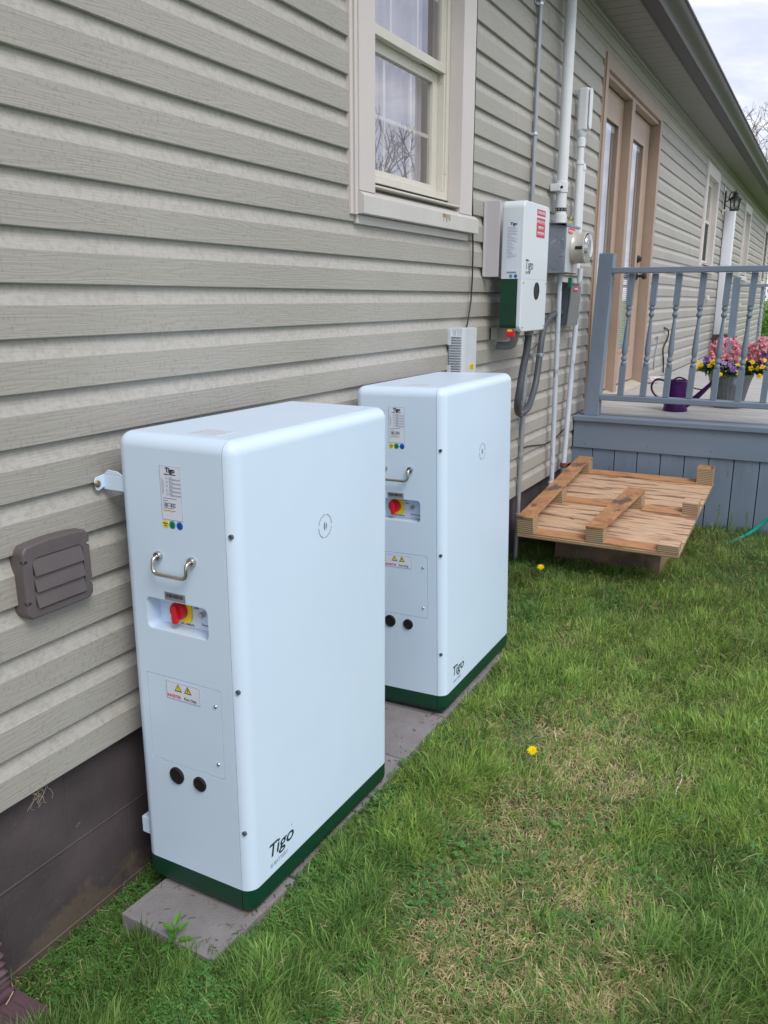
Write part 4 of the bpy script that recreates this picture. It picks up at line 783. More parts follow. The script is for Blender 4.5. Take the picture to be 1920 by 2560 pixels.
# ================================================================== DECK
XD,ZD=5.71,.335
def deck():
    t=empty('wooden_deck',(6.5,-1.5,-.37),'blue-grey painted wooden deck with vertical board skirt and weathered plank floor','deck')
    y0=-3.6; x1=12.78
    s=MB(); s.box((XD-.008,y0,ZD-.152),(XD+.03,-.022,ZD-.040)); s.box((XD-.010,y0,.112),(XD+.03,-.022,ZD-.148)) if False else None
    s=MB(); s.box((XD,y0,.112),(XD+.036,-.024,ZD-.041)); build(s,'fascia_board',M_DECKH,t,bevel=.003)
    s=MB(); s.box((XD-.020,y0,ZD-.040),(XD+.135,-.020,ZD)); build(s,'edge_board',M_DECKH,t,bevel=.008,seg=3)
    s=MB(); y=-.006
    while y>y0: s.box((XD+.012+random.uniform(0,.003),max(y-.1500,y0),-.52),(XD+.030,y-.0030,.110)); y-=.1525
    build(s,'skirt_boards',M_DECK,t,bevel=.002,seg=1)
    s=MB(); yy=-.12
    while yy>y0:
        for zz in (.148,.262): s.lathe((XD+.0005,yy+random.uniform(-.012,.012),zz+random.uniform(-.008,.008)),[(.0042,0),(.0042,-.0012)],8,'X')
        yy-=.406
    build(s,'screw_heads',M_DISC,t,smooth=0)
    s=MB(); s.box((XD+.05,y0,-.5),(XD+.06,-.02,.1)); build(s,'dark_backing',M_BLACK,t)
    s=MB(); x=XD+.139
    while x<x1: s.box((x+.003,y0,ZD-.030+random.uniform(-.0015,.0015)),(min(x+.1395,x1),-.018,ZD-.002+random.uniform(-.001,.001))); x+=.1425
    build(s,'floor_boards',M_DFLOOR,t,bevel=.003,seg=1)
    s=MB(); s.box((x1,y0,.05),(x1+.036,-.022,ZD-.01)); s.box((XD,y0-.036,.05),(x1+.036,y0,ZD-.01)); build(s,'rim_board',M_DECKH,t)
deck()
BALPROTO=None
def baluster_mesh():
    mb=MB(); H=.79; q=.0185
    mb.box((-q,-q,0),(q,q,.195)); mb.box((-q,-q,.59),(q,q,H))
    pr=[(.0150,.195),(.0185,.203),(.0185,.215),(.0125,.222),(.0120,.228),(.0185,.236),(.0190,.248),(.0125,.258),(.0125,.264),(.0165,.276),(.0190,.300),(.0180,.33),(.0148,.40),(.0115,.46),(.0090,.50),(.0085,.512),(.0150,.521),(.0185,.528),(.0185,.536),(.0125,.545),(.0120,.556),(.0180,.565),(.0185,.576),(.0150,.583),(.0150,.59)]
    mb.lathe((0,0,0),pr,14); return mb
def railing(x,ypost,y1,label,group,n,lean=.02,postlean=.038):
    t=empty('deck_railing',(x,ypost,ZD),label,'railing',group)
    s=MB(); sh=Matrix.Shear('XY',4,(0,0))
    def lean_box(a,b,l): 
        m=MB().box(a,b); z0=a[2]; m.v=[(v[0],v[1]-l*(v[2]-ZD),v[2]) for v in m.v]; return m
    l=postlean/1.05
    s=lean_box((x,ypost-.094,ZD),(x+.094,ypost,1.402),l); build(s,'post',M_DECK,t,bevel=.004)
    s=MB(); s.box((x-.000,y1,1.276),(x+.088,ypost-.094-l*.95,1.312)); build(s,'top_rail',M_DECKH,t,bevel=.005,seg=3)
    s=MB(); s.box((x+.004,y1,.442),(x+.090,ypost-.094-l*.1,.480)); build(s,'bottom_rail',M_DECKH,t,bevel=.006,seg=3)
    pm=baluster_mesh(); first=None
    for k in range(n):
        y=ypost-.094-.148*(k+1)+.012
        if first is None:
            first=build(pm,'baluster',M_DECK,t,local=True,smooth=35); o=first
        else: o=first.copy(); COL.objects.link(o); o.parent=t
        o.location=(.045,y-ypost,.483-ZD); o.rotation_euler=(R(1.7)*(lean/.02),0,0)
    return t
railing(XD+.018,-.082,-3.5,'near blue-grey deck railing with turned balusters beside the door','blue-grey deck railings',21)
railing(12.62,-.27,-3.5,'far blue-grey deck railing at the other end of the deck, seen through the near one','blue-grey deck railings',20,lean=.0,postlean=.0)
# ================================================================== WATERING CAN
def can():
    t=empty('watering_can',(6.28,-.60,ZD),'deep purple metal watering can with curled handle on the deck','watering can')
    MP=mat('purple_enamel',(.055,.006,.10),.28,.3,var=.2,vscale=10); MPD=mat('dark_purple_handle',(.025,.01,.035),.4)
    c=(6.28,-.60,ZD); s=MB(); pr=[(.082,0),(.084,.004),(.083,.02)]
    for k in range(14): z=.02+k*.013; pr+=[(.081-.0006*k,z),(.0822-.0006*k,z+.0065)]
    pr+=[(.074,.205),(.075,.215),(.070,.218),(.066,.212)]
    s.lathe(c,pr,36,cap=False); s.lathe(c,[(.082,0.001),(.001,.001)],36,cap=False); build(s,'body',MP,t,smooth=60)
    s=MB(); a=math.pi; pts=[Vector(c)+Vector((.07*math.cos(R(q)),.07*math.sin(R(q)),.212)) for q in np.linspace(-90,-270,14)]
    s.tube(pts,.004,8); s.prism([(-.07,0),(.07,0),(.05,.012),(-.05,.012)],(6.28,-.6,ZD+.212),(1,0,0),(0,-.1,.02),(0,.001,.001)); build(s,'rim',MP,t)
    s=MB(); s.tube(smooth_pts([(6.28,-.665,ZD+.045),(6.27,-.72,ZD+.085),(6.25,-.79,ZD+.16),(6.235,-.845,ZD+.225)]),[.027-.016*(i/18) for i in range(19)],14); build(s,'spout',MP,t,smooth=60)
    s=MB(); s.tube([(6.27,-.655,ZD+.192),(6.25,-.735,ZD+.165),(6.245,-.79,ZD+.16)],.0045,8); build(s,'spout_brace',MPD,t)
    s=MB(); s.tube(smooth_pts([(6.28,-.525,ZD+.20),(6.285,-.50,ZD+.212),(6.29,-.455,ZD+.215),(6.295,-.425,ZD+.185),(6.295,-.425,ZD+.14),(6.29,-.455,ZD+.10),(6.285,-.50,ZD+.075),(6.28,-.522,ZD+.07)]),.0075,10); build(s,'handle',MPD,t,smooth=60)
    s=MB(); s.tube(smooth_pts([(6.28,-.54,ZD+.19),(6.28,-.60,ZD+.235),(6.28,-.65,ZD+.225),(6.28,-.70,ZD+.19)]),.006,8); build(s,'carry_handle',MPD,t,smooth=60)
can()
# ================================================================== FLOWER POT AND FLOWERS
PC=Vector((6.69,-.91,ZD))
def pot():
    t=empty('flower_pot',tuple(PC),'flared galvanised grey pot with diagonal ribs, full of flowers','flower pot')
    s=MB(); n=120; lv=[(.098,0),(.100,.004),(.103,.02),(.118,.09),(.136,.17),(.148,.215),(.160,.235),(.163,.245),(.156,.247),(.146,.20),(.100,.03)]
    for i,(r,z) in enumerate(lv):
        for k in range(n):
            a=2*math.pi*k/n; rr=r+(.0028*math.sin(28*(a+z*3.2)) if 2<=i<=5 else 0); s.v.append((PC.x+rr*math.cos(a),PC.y+rr*math.sin(a),PC.z+z))
    lv2=len(lv)
    for i in range(lv2-1):
        for k in range(n): a=i*n+k; b=i*n+(k+1)%n; s.f.append((a,b,b+n,a+n))
    s.f.append(tuple(range(n))[::-1]); build(s,'pot_body',mat('galvanised',(.17,.19,.20),.45,.6,var=.25,vscale=12,spots=((.34,.37,.38),12,.60)),t,smooth=60)
    s=MB(); s.lathe(tuple(PC),[(.149,.215),(.001,.225)],24,cap=False); build(s,'potting_soil',mat('potting_soil',(.04,.028,.02),.95),t)
    s=MB(); s.box((PC.x-.165,PC.y+.115,ZD+.02),(PC.x-.145,PC.y+.155,ZD+.10)) if False else None
pot()
def leafmesh(s,p,d,w,L,up=Vector((0,0,1)),fold=.25):
    d=d.normalized(); sd=d.cross(up); sd=sd.normalized() if sd.length>1e-4 else Vector((1,0,0)); n=sd.cross(d)
    o=len(s.v); P=[p,p+d*L*.35+sd*w*.5+n*L*fold*.25,p+d*L*.35-sd*w*.5+n*L*fold*.25,p+d*L*.38,p+d*L*.72+sd*w*.36-n*L*.05,p+d*L*.72-sd*w*.36-n*L*.05,p+d*L-n*L*.16]
    s.v+=[tuple(q) for q in P]; s.f+=[(o,o+1,o+3),(o,o+3,o+2),(o+1,o+4,o+3),(o+2,o+3,o+5),(o+3,o+4,o+6),(o+3,o+6,o+5)]
def colored(mb,name,m,parent,loc,cols,face_cols=None):
    """build with a per-face colour attribute"""
    o=build(mb,name,m,parent,loc=loc,fix=False,smooth=0)
    me=o.data; at=me.color_attributes.new('Col','FLOAT_COLOR','POINT'); at.data.foreach_set('color',np.asarray(cols,dtype=np.float32).reshape(-1)); return o
ML=attr_mat('leaf_tissue',.45,.25); MPET=attr_mat('petal_tissue',.5,.3); MG=attr_mat('grass_tissue',.55,.45,.3)
def rv(): return Vector((random.gauss(0,1),random.gauss(0,1),random.gauss(0,1))).normalized()
def plant_flowers():
    rr=random
    # foliage sits low over the rim, spilling sideways
    def foliage(t,cen,rad,n,sz,col):
        s=MB(); cols=[]
        for _ in range(n):
            d=rv(); d.z=abs(d.z)*.7-.15; p=cen+Vector((d.x*rad[0],d.y*rad[1],d.z*rad[2]))*rr.uniform(.3,1)
            b=len(s.v); leafmesh(s,p,(d+rv()*.6+Vector((0,0,.1))),sz*rr.uniform(.35,.6),sz*rr.uniform(.7,1.4)); g=rr.uniform(.55,1.35)
            cols+=[(col[0]*g,col[1]*g,col[2]*g,1)]*(len(s.v)-b)
        colored(s,'foliage',ML,t,None,cols)
    def blossoms(t,pts,sz,colf,name='blossoms',petals=5,face=None):
        s=MB(); cols=[]
        for p in pts:
            nrm=(Vector((-.55,-.25,.35))+rv()*.55).normalized() if face is None else (face+rv()*.5).normalized()
            u=nrm.orthogonal().normalized(); v=nrm.cross(u); a0=rr.uniform(0,6.28); c=colf()
            for k in range(petals):
                a=a0+2*math.pi*k/petals; d=u*math.cos(a)+v*math.sin(a); e=nrm.cross(d); L=sz*rr.uniform(.8,1.15); b=len(s.v)
                P=[p,p+d*L*.5+e*L*.42+nrm*L*.12,p+d*L+e*L*.22+nrm*L*.02,p+d*L*1.02-e*L*.22-nrm*L*.05,p+d*L*.5-e*L*.42+nrm*L*.1]
                s.v+=[tuple(q) for q in P]; s.f.append(tuple(range(b,b+5))); g=rr.uniform(.75,1.15)
                cols+=[(c[0]*.6,c[1]*.6,c[2]*.5,1)]+[(c[0]*g,c[1]*g,c[2]*g,1)]*4
        colored(s,name,MPET,t,None,cols)
    b=Vector((PC.x,PC.y,ZD+.26))
    for (lab,off,h0) in (('tall pink snapdragon clump on the wall side of the flower pot',(-.0,.075),0),('tall pink snapdragon clump on the lawn side of the flower pot',(.0,-.135),0)):
        t=empty('snapdragon_plant',(PC.x+off[0],PC.y+off[1],ZD+.22),lab,'snapdragon','pink snapdragons in the pot')
        cen=b+Vector((off[0],off[1],0)); foliage(t,cen+Vector((0,0,.02)),(.11,.10,.10),260,.045,(.035,.075,.02))
        pts=[]
        st=MB()
        for k in range(9):
            q=cen+Vector((rr.uniform(-.06,.06),rr.uniform(-.095,.095),0)); top=q+Vector((rr.uniform(-.03,.03),rr.uniform(-.03,.03),rr.uniform(.17,.26)))
            st.tube([q,top],.002,5)
            for j in range(34):
                f=rr.uniform(.30,1.02); r=.030*(1.15-f*.65); a=rr.uniform(0,6.28); pts.append(q+(top-q)*f+Vector((r*math.cos(a),r*math.sin(a),0)))
        build(st,'stem',mat('stem_green',(.05,.10,.02),.6),t)
        blossoms(t,pts,.0135,lambda:rr.choice([(.86,.36,.44),(.82,.28,.38),(.90,.48,.54),(.84,.38,.42)]))
    for lab,off,n in (('yellow pansies on the wall side of the flower pot','L',11),('yellow pansies on the lawn side of the flower pot','R',12)):
        cy=PC.y+(.135 if off=='L' else -.165); t=empty('yellow_pansy_plant',(PC.x-.08,cy,ZD+.22),lab,'pansy','yellow pansies in the pot')
        cen=Vector((PC.x-.09,cy,ZD+.27)); foliage(t,cen,(.08,.10,.07),320,.034,(.03,.085,.022))
        pts=[cen+Vector((rr.uniform(-.10,-.03),rr.uniform(-.095,.095),rr.uniform(-.03,.10))) for _ in range(n)]
        blossoms(t,pts,.021,lambda:rr.choice([(.90,.62,.01),(.86,.55,.01)]),face=Vector((-.8,-.2,.5)))
    for lab,cy,cz,cx,cols,n in (('lilac pansies at the wall side edge of the flower pot',.175,.33,-.05,[(.30,.20,.62),(.40,.30,.72)],6),('lilac pansies at the middle front of the flower pot',.0,.30,-.13,[(.30,.16,.55),(.38,.27,.7)],4),('very dark purple pansies on the lawn side of the flower pot',-.225,.36,-.03,[(.055,.008,.13),(.09,.012,.16)],10)):
        t=empty('purple_pansy_plant',(PC.x+cx,PC.y+cy,ZD+.22),lab,'pansy','purple pansies in the pot')
        cen=Vector((PC.x+cx,PC.y+cy,ZD+cz-.04)); foliage(t,cen-Vector((0,0,.02)),(.05,.05,.05),90,.034,(.03,.08,.02))
        pts=[cen+Vector((rr.uniform(-.06,-.01),rr.uniform(-.045,.045),rr.uniform(0,.09))) for _ in range(n)]
        blossoms(t,pts,.024,lambda c=cols:rr.choice(c),face=Vector((-.8,-.2,.4)))
plant_flowers()
# ================================================================== LANTERN
def lantern():
    t=empty('wall_lantern',(12.9,-.012,2.32),'black carriage wall lantern above the white downspout','wall lantern')
    cx,cy=12.92,-.155; s=MB(); s.prism(rrect(.12,.34,.02,3),(12.90,-.015,2.41),(1,0,0),(0,0,1),(0,-.012,0)); build(s,'backplate_block',M_TRIM,t,bevel=.003)
    s=MB(); s.prism(rrect(.07,.22,.03,4),(12.90,-.028,2.42),(1,0,0),(0,0,1),(0,-.018,0)); build(s,'wall_plate',M_BLACK,t,bevel=.005)
    s=MB(); s.tube(smooth_pts([(12.91,-.045,2.40),(12.91,-.075,2.42),(12.915,-.085,2.48),(12.92,-.11,2.515),(cx,cy,2.51)]),.007,8); build(s,'arm',M_BLACK,t)
    s=MB(); s.lathe((cx,cy,2.29),[(.058,0),(.06,.008),(.052,.016)],8); s.lathe((cx,cy,2.42),[(.086,0),(.084,.008),(.05,.035),(.030,.055),(.030,.062),(.036,.07),(.022,.088),(.008,.096),(.008,.112)],16); build(s,'cap_and_base',M_BLACK,t,smooth=30)
    s=MB()
    for k in range(6):
        a=2*math.pi*k/6; s.tube([(cx+.052*math.cos(a),cy+.052*math.sin(a),2.30),(cx+.068*math.cos(a),cy+.068*math.sin(a),2.43)],.0062,6)
        for sg in (-1,1): s.tube([(cx+(.053+.015*f)*math.cos(a+.52+sg*.42*math.cos(math.pi*(f-.5)) ),cy+(.053+.015*f)*math.sin(a+.52+sg*.42*math.cos(math.pi*(f-.5))),2.30+.13*f) for f in np.linspace(0,1,7)],.0026,5)
    build(s,'cage',M_BLACK,t)
    s=MB(); s.lathe((cx,cy,2.305),[(.046,0),(.060,.118)],6,cap=False); build(s,'glass_pane',M_GLASS,t)
    s=MB(); s.lathe((cx,cy,2.33),[(.012,0),(.022,.03),(.022,.05),(.008,.075)],12); build(s,'bulb',mat('bulb_white',(.7,.7,.68),.3),t); t.scale=(1.05,1.05,1.08)
lantern()
# wires by the deck door
s=MB(); s.tube(smooth_pts([(8.55,-.022,.74),(8.62,-.03,.76),(8.68,-.022,.73),(8.66,-.022,.66),(8.60,-.022,.55),(8.60,-.022,.43)]),.005,7); o=build(s,'wall_wire',M_PGREY,loc=(8.6,-.02,.36)); tag(o,'thin grey wire curling out of the wall just past the door','wire')
s=MB(); s.tube(smooth_pts([(9.0,-.022,.83),(9.15,-.04,.80),(9.22,-.03,.72),(9.05,-.022,.62),(9.1,-.025,.50),(9.12,-.03,.37)]),.008,7); o=build(s,'wall_cable',M_BLACK,loc=(9.1,-.02,.36)); tag(o,'thicker black cable curling out of the wall above the deck floor','cable')
s=MB()
for k in range(8):
    p=[Vector((8.28+random.uniform(-.1,.1),-.09+random.uniform(-.05,.06),ZD+.012+random.uniform(0,.05))) for _ in range(4)]; s.tube(smooth_pts(p,5),.005,6)
o=build(s,'rag_bundle',M_WINK,loc=(8.28,-.09,ZD)); tag(o,'small tangle of white cord on the deck by the door','cord')
# ================================================================== PALLET ON CRATE
def pallet():
    t=empty('plywood_pallet',(4.355,-.095,-.188),'home-made upturned plywood pallet with stacked block feet and two runners, leaning toward the deck','pallet',rot=(0,-R(6.9),R(-.6)))
    W=.872; L=1.245; T=.020
    def B(name,m,*bx,bev=.0015):
        s=MB()
        for b in bx: s.box((b[0],-b[3],b[4]),(b[1],-b[2],b[5]))
        return build(s,name,m,t,local=True,bevel=bev,seg=1)
    # (u0,u1,v0,v1,w0,w1)
    B('base_sheet',M_PLYH,(0,.618,0,W,.004,T),(.622,L,0,W,.004,T)); B('sheet_edge',M_PLYE,(-.0015,L+.0015,-.0015,W+.0015,0,.0165))
    B('cross_strip',M_PLYO,(0.002,.088,.094,.386,T,T+.011),(.002,.088,.482,.766,T,T+.011)); B('cross_strip',M_PLYO,(.575,.665,.094,.46,T,T+.011),(.575,.665,.56,.785,T,T+.011)); B('cross_strip',M_PLYO,(1.155,L-.002,.094,.78,T,T+.011))
    def foot(u0,u1,v0,v1,w1,cap=None):
        o=B('block_foot',M_PLYE,(u0,u1,v0,v1,T+.0005,w1),bev=.001)
        c=MB(); c.box((u0+.0005,-v1+.0005,w1),(u1-.0005,-v0-.0005,w1+.0035)); build(c,'foot_top',M_PLYH if cap is None else cap,o,local=True)
    for a in ((0,.088,0,.093,.112),(.545,.64,0,.093,.107),(1.15,1.243,.0,.093,.104),(0,.088,.387,.482,.106),(.60,.690,.455,.556,.106)): B('block_foot',M_PLYE,(a[0],a[1],a[2],a[3],T+.0005,a[4]))
    foot(0,.085,.765,.871,.062); foot(.60,.69,.785,.871,.090); foot(1.165,1.243,.775,.871,.125,M_PLYR)
    # runners (thin boards over the feet), second one stops short
    s=MB(); s.prism([(-.002,.1125),(-.002,.1245),(L,.116),(L,.1045)],(0,.001,0),(1,0,0),(0,0,1),(0,-.094,0)); build(s,'runner',M_PLYR,t,local=True,bevel=.001,seg=1)
    s=MB(); s.add([(-.002,-.386,.1065),(.70,-.452,.1065),(.70,-.560,.1065),(-.002,-.484,.1065),(-.002,-.386,.118),(.70,-.452,.118),(.70,-.560,.118),(-.002,-.484,.118)],[(0,3,2,1),(4,5,6,7),(0,1,5,4),(1,2,6,5),(2,3,7,6),(3,0,4,7)]); build(s,'runner',M_PLYR,t,local=True,bevel=.001,seg=1)
    s=MB()
    for u,v,a in ((.03,.80,.4),(.045,.83,-.5),(.62,.82,.7),(.9,.3,.2),(.30,.22,1.2)): s.box((u,-v,T+.04 if v>.7 and u<.1 else T+.001),(u+.03,-v-.0015,T+.0432 if v>.7 and u<.1 else T+.003),rot=Matrix.Rotation(a,3,'Z'))
    build(s,'nails',M_INK,t,local=True,smooth=0)
    c=empty('plywood_crate',(4.88,-.53,-.40),'low weathered plywood box holding up the near end of the pallet','crate')
    s=MB(); s.box((4.64,-.835,-.47),(4.662,-.235,-.165)); build(s,'front_panel',M_CRATE,c,bevel=.002); s=MB(); s.box((4.662,-.835,-.47),(5.12,-.815,-.158)); build(s,'side_panel',mat('crate_side',(.38,.27,.17),.7,var=.2,vscale=20),c,bevel=.002)
    s=MB(); s.box((4.662,-.255,-.47),(5.12,-.235,-.158)); s.box((5.10,-.815,-.47),(5.12,-.255,-.15)); build(s,'hidden_panel',M_CRATE,c)
pallet()
# ================================================================== GARDEN HOSE, DOWNSPOUT EXTENSION, TWIG
s=MB(); s.tube(smooth_pts([(5.45,-1.10,-.385),(5.58,-1.165,-.368),(5.60,-1.225,-.326),(5.605,-1.28,-.268),(5.60,-1.32,-.220),(5.58,-1.40,-.15),(5.55,-1.52,-.10),(5.5,-1.7,-.16),(5.5,-1.9,-.30),(5.6,-2.1,-.36),(5.4,-2.4,-.37)]),.0118,12)
o=build(s,'garden_hose',mat('teal_hose',(.015,.42,.32),.35),loc=(5.5,-1.3,-.36),smooth=60); tag(o,'bright teal garden hose lifting out of the grass by the deck skirt','garden hose')
def dspx():
    t=empty('downspout_extension',(.96,-.08,-.50),'dusty brown ribbed downspout elbow and outlet lying at the foot of the wall','downspout')
    # ribbed elbow coming down the wall and turning outward
    s=MB(); path=[(.962,-.010,-.18),(.962,-.012,-.26),(.962,-.016,-.335),(.962,-.028,-.385),(.962,-.052,-.418)]
    def rect_ring(mb,path,w,d,ribs):
        pts=[]; 
        for i in range(len(path)-1):
            a,b=Vector(path[i]),Vector(path[i+1])
            for k in range(ribs): pts.append(a.lerp(b,k/ribs))
        pts.append(Vector(path[-1])); base=len(mb.v)
        for i,p in enumerate(pts):
            tg=(pts[min(i+1,len(pts)-1)]-pts[max(i-1,0)]).normalized(); sx=Vector((1,0,0)); nn=sx.cross(tg).normalized(); g=.0035*(1 if i%2 else -1)
            for a,b in rrect(w+2*g,d+2*g,.008,2): mb.v.append(tuple(p+sx*a+nn*b))
        m=len(rrect(1,1,.1,2))
        for i in range(len(pts)-1):
            for k in range(m): a=base+i*m+k; b=base+i*m+(k+1)%m; mb.f.append((a,b,b+m,a+m))
        return mb
    rect_ring(s,path,.085,.058,5); build(s,'ribbed_elbow',M_DSP,t,smooth=0)
    s=MB(); m=Matrix.Rotation(R(-8),3,'X')
    # open rectangular outlet with long grooves on top
    o0=Vector((.965,-.035,-.440)); u=Vector((1,.0,0)); d=Vector((.06,-.99,-.13)).normalized(); n=u.cross(d)*-1; n=Vector((0,-.13,.99))
    w,h,Ln=.098,.062,.135; poly=[]
    xs=np.linspace(-w/2,w/2,25)
    top=[(x,h/2-(.0035 if (int((x+w/2)/w*6*2)%4==1) else 0)) for x in xs]; poly=top+[(w/2,-h/2),(-w/2,-h/2)]
    inner=[(x*.965,y-.0022) for x,y in top]+[(w/2-.002,-h/2+.002),(-w/2+.002,-h/2+.002)]
    A=[o0+u*a+n*b for a,b in poly]; B_=[o0+d*Ln+u*a+n*b for a,b in poly]; C=[o0+d*Ln+u*a+n*b for a,b in inner]; D=[o0+u*a+n*b for a,b in inner]; k=len(poly)
    s.v=[tuple(v) for v in A+B_+C+D]
    for i in range(k):
        j=(i+1)%k; s.f+=[(i,j,k+j,k+i),(k+i,k+j,2*k+j,2*k+i),(2*k+i,2*k+j,3*k+j,3*k+i)]
    build(s,'outlet',M_DSP,t,smooth=0)
    s=MB(); s.tube(smooth_pts([(1.015,-.045,-.402),(1.0,-.07,-.398),(.985,-.078,-.401),(.968,-.085,-.403)]),.0013,5); build(s,'straw',mat('straw',(.45,.38,.25),.8),t); t.location.x-=.012; t.location.z-=.004; t.location.y+=.002
dspx()
s=MB(); s.tube(smooth_pts([(2.64,-1.245,-.425),(2.625,-1.262,-.405),(2.585,-1.268,-.405),(2.54,-1.262,-.412),(2.515,-1.262,-.425)]),.0012,6); s.lathe((2.515,-1.262,-.432),[(.004,0),(.003,.006)],6); o=build(s,'zip_tie',M_WINK,loc=(2.58,-1.25,-.43)); tag(o,'small curved white cable tie lying in the grass','cable tie')
# ================================================================== LAWN
SLAB=[(1.258,3.255,-.431,-.122)]
def blocked(x,y,m=.0):
    b=(y>.018)
    for a,c,d,e in SLAB: b|=(x>a-m)&(x<c+m)&(y>d-m)&(y<e+m)
    b|=(x>4.635)&(x<5.12)&(y>-.84)&(y<-.23)
    b|=(x>5.735)
    b|=(x>.905)&(x<1.02)&(y>-.17)
    return b
def sample(n,x0,x1,y0,y1,k=1.6):
    u=RNG.random(n); e=1-k
    x=(u*(x1**e-x0**e)+x0**e)**(1/e) if abs(e)>1e-6 else x0*(x1/x0)**u
    y=y0+(y1-y0)*RNG.random(n); return x,y
def dryness(x,y):
    d=fbm(x*3.1+7,y*3.1,31)*.75+fbm(x*9+2,y*9,37)*.25
    # worn, straw-coloured band a step away from the pavers, greener beside wall and toward deck
    band=np.exp(-((y+.95)/.36)**2)*np.clip((3.1-x)/1.0,0,1)
    return np.clip((d-.50)*3.2+band*1.2-.10-np.clip((x-3.4)/1.2,0,1)*.9-np.clip((y+.60)/.25,0,1)*.5,0,1)
def blades(n,x0,x1,y0,y1,k,hscale=1.0,name='grass',parent_label=None,wmul=1.0,clump=None):
    x,y=sample(int(n*1.25),x0,x1,y0,y1,k); keep=~blocked(x,y); x,y=x[keep],y[keep]
    dry=dryness(x,y); cl=fbm(x*7,y*7,77); tall=np.clip((cl-.50)*5,0,1)
    # bare thatch spots lose blades
    keep=RNG.random(len(x))<(1-.35*dry)*np.where((y>-.13)&(x<2.5),.45,1); x,y,dry,tall=x[keep][:n],y[keep][:n],dry[keep][:n],tall[keep][:n]; n=len(x)
    straw=RNG.random(n)<(.10+.70*dry)
    reg=np.clip((-y-1.12)/.18,0,1)*np.clip((2.1-x)/.35,0,1)+.75*np.exp(-((y+.63)/.07)**2)*np.clip((2.7-x)/.4,0,1); h=(.030+.030*RNG.random(n)**1.3+.042*tall*RNG.random(n))*hscale*(1+.9*reg); h*=np.where(straw,.85,1)*(1-.3*dry); h*=1-.25*np.exp(-((y+.445)/.04)**2)*(x<3.4)
    lean=np.where(straw,RNG.uniform(.8,1.6,n),RNG.uniform(.15,1.05,n)+.15*RNG.random(n)); 
    flow=6.28*fbm(x*7+3,y*7,91)*1.8; az=np.where(RNG.random(n)<.55,flow+RNG.normal(0,.5,n),RNG.uniform(0,6.28,n))
    w=RNG.uniform(.0012,.0028,n)*wmul*(1+.3*tall)
    dx,dy=np.cos(az),np.sin(az); px,py=-dy,dx; tw=RNG.uniform(-.9,.9,n); ax_,ay_=px*np.cos(tw)+dx*np.sin(tw),py*np.cos(tw)+dy*np.sin(tw)
    z=GZ(x,y)-.003; s1,c1=np.sin(lean*.45),np.cos(lean*.45); s2,c2=np.sin(lean*1.0),np.cos(lean*1.0); s3,c3=np.sin(np.minimum(lean*1.55,2.0)),np.cos(np.minimum(lean*1.55,2.0))
    L=h*1.15
    P0=np.stack([x,y,z],1); D=np.stack([dx,dy,0*dx],1); Wv=np.stack([ax_,ay_,0*ax_],1)
    def stp(P,s,c,l): q=P+D*(s*l)[:,None]; q[:,2]+=c*l; return q
    P1=stp(P0,s1,c1,L*.4); P2=stp(P1,s2,c2,L*.33); P3=stp(P2,s3,c3,L*.27); P3[:,2]=np.maximum(P3[:,2],z+.002); P2[:,2]=np.maximum(P2[:,2],z+.003)
    V=np.stack([P0-Wv*(w*.5)[:,None],P0+Wv*(w*.5)[:,None],P1-Wv*(w*.55)[:,None],P1+Wv*(w*.55)[:,None],P2-Wv*(w*.4)[:,None],P2+Wv*(w*.4)[:,None],P3],1).reshape(-1,3)
    base=(np.arange(n)*7)[:,None]
    q=np.concatenate([base+np.array([0,1,3,2]),base+np.array([2,3,5,4])],1).reshape(-1,4); tr=(base+np.array([4,5,6])).reshape(-1,3)
    me=bpy.data.meshes.new(name); me.vertices.add(len(V)); me.vertices.foreach_set('co',V.astype(np.float32).ravel())
    nl=q.size+tr.size; me.loops.add(nl); me.loops.foreach_set('vertex_index',np.concatenate([q.ravel(),tr.ravel()]).astype(np.int32))
    st=np.concatenate([np.arange(len(q))*4,len(q)*4+np.arange(len(tr))*3]); me.polygons.add(len(st)); me.polygons.foreach_set('loop_start',st.astype(np.int32))
    me.update(calc_edges=True)
    g1=np.array([.140,.310,.055]); g2=np.array([.480,.620,.160]); g3=np.array([.125,.290,.095]); st1=np.array([.86,.76,.48]); st2=np.array([.60,.50,.27])
    r=RNG.random((n,1)); r2=RNG.random((n,1)); big=fbm(x*1.4,y*1.4,13)[:,None]
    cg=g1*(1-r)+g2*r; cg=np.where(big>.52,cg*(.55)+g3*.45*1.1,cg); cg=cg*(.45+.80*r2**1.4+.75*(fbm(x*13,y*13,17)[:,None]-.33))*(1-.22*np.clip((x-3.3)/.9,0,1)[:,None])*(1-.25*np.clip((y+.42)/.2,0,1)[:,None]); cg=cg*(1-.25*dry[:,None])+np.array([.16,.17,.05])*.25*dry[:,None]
    cs=(st1*(1-r)+st2*r)*(.7+.6*r2); c=np.where(straw[:,None],cs,cg)
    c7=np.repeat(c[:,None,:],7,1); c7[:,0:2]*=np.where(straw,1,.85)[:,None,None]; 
    c7=np.concatenate([c7,np.ones((n,7,1))],2)
    at=me.color_attributes.new('Col','FLOAT_COLOR','POINT'); at.data.foreach_set('color',c7.astype(np.float32).ravel()); me.materials.append(MG)
    o=bpy.data.objects.new(name,me); COL.objects.link(o); return o
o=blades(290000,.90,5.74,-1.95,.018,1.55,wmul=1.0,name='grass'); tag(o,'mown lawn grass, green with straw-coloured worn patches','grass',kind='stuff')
o=blades(60000,.5,5.73,-3.6,-1.95,1.0,wmul=1.8,name='outer_grass'); tag(o,'lawn grass on the open side of the yard','grass',kind='stuff')
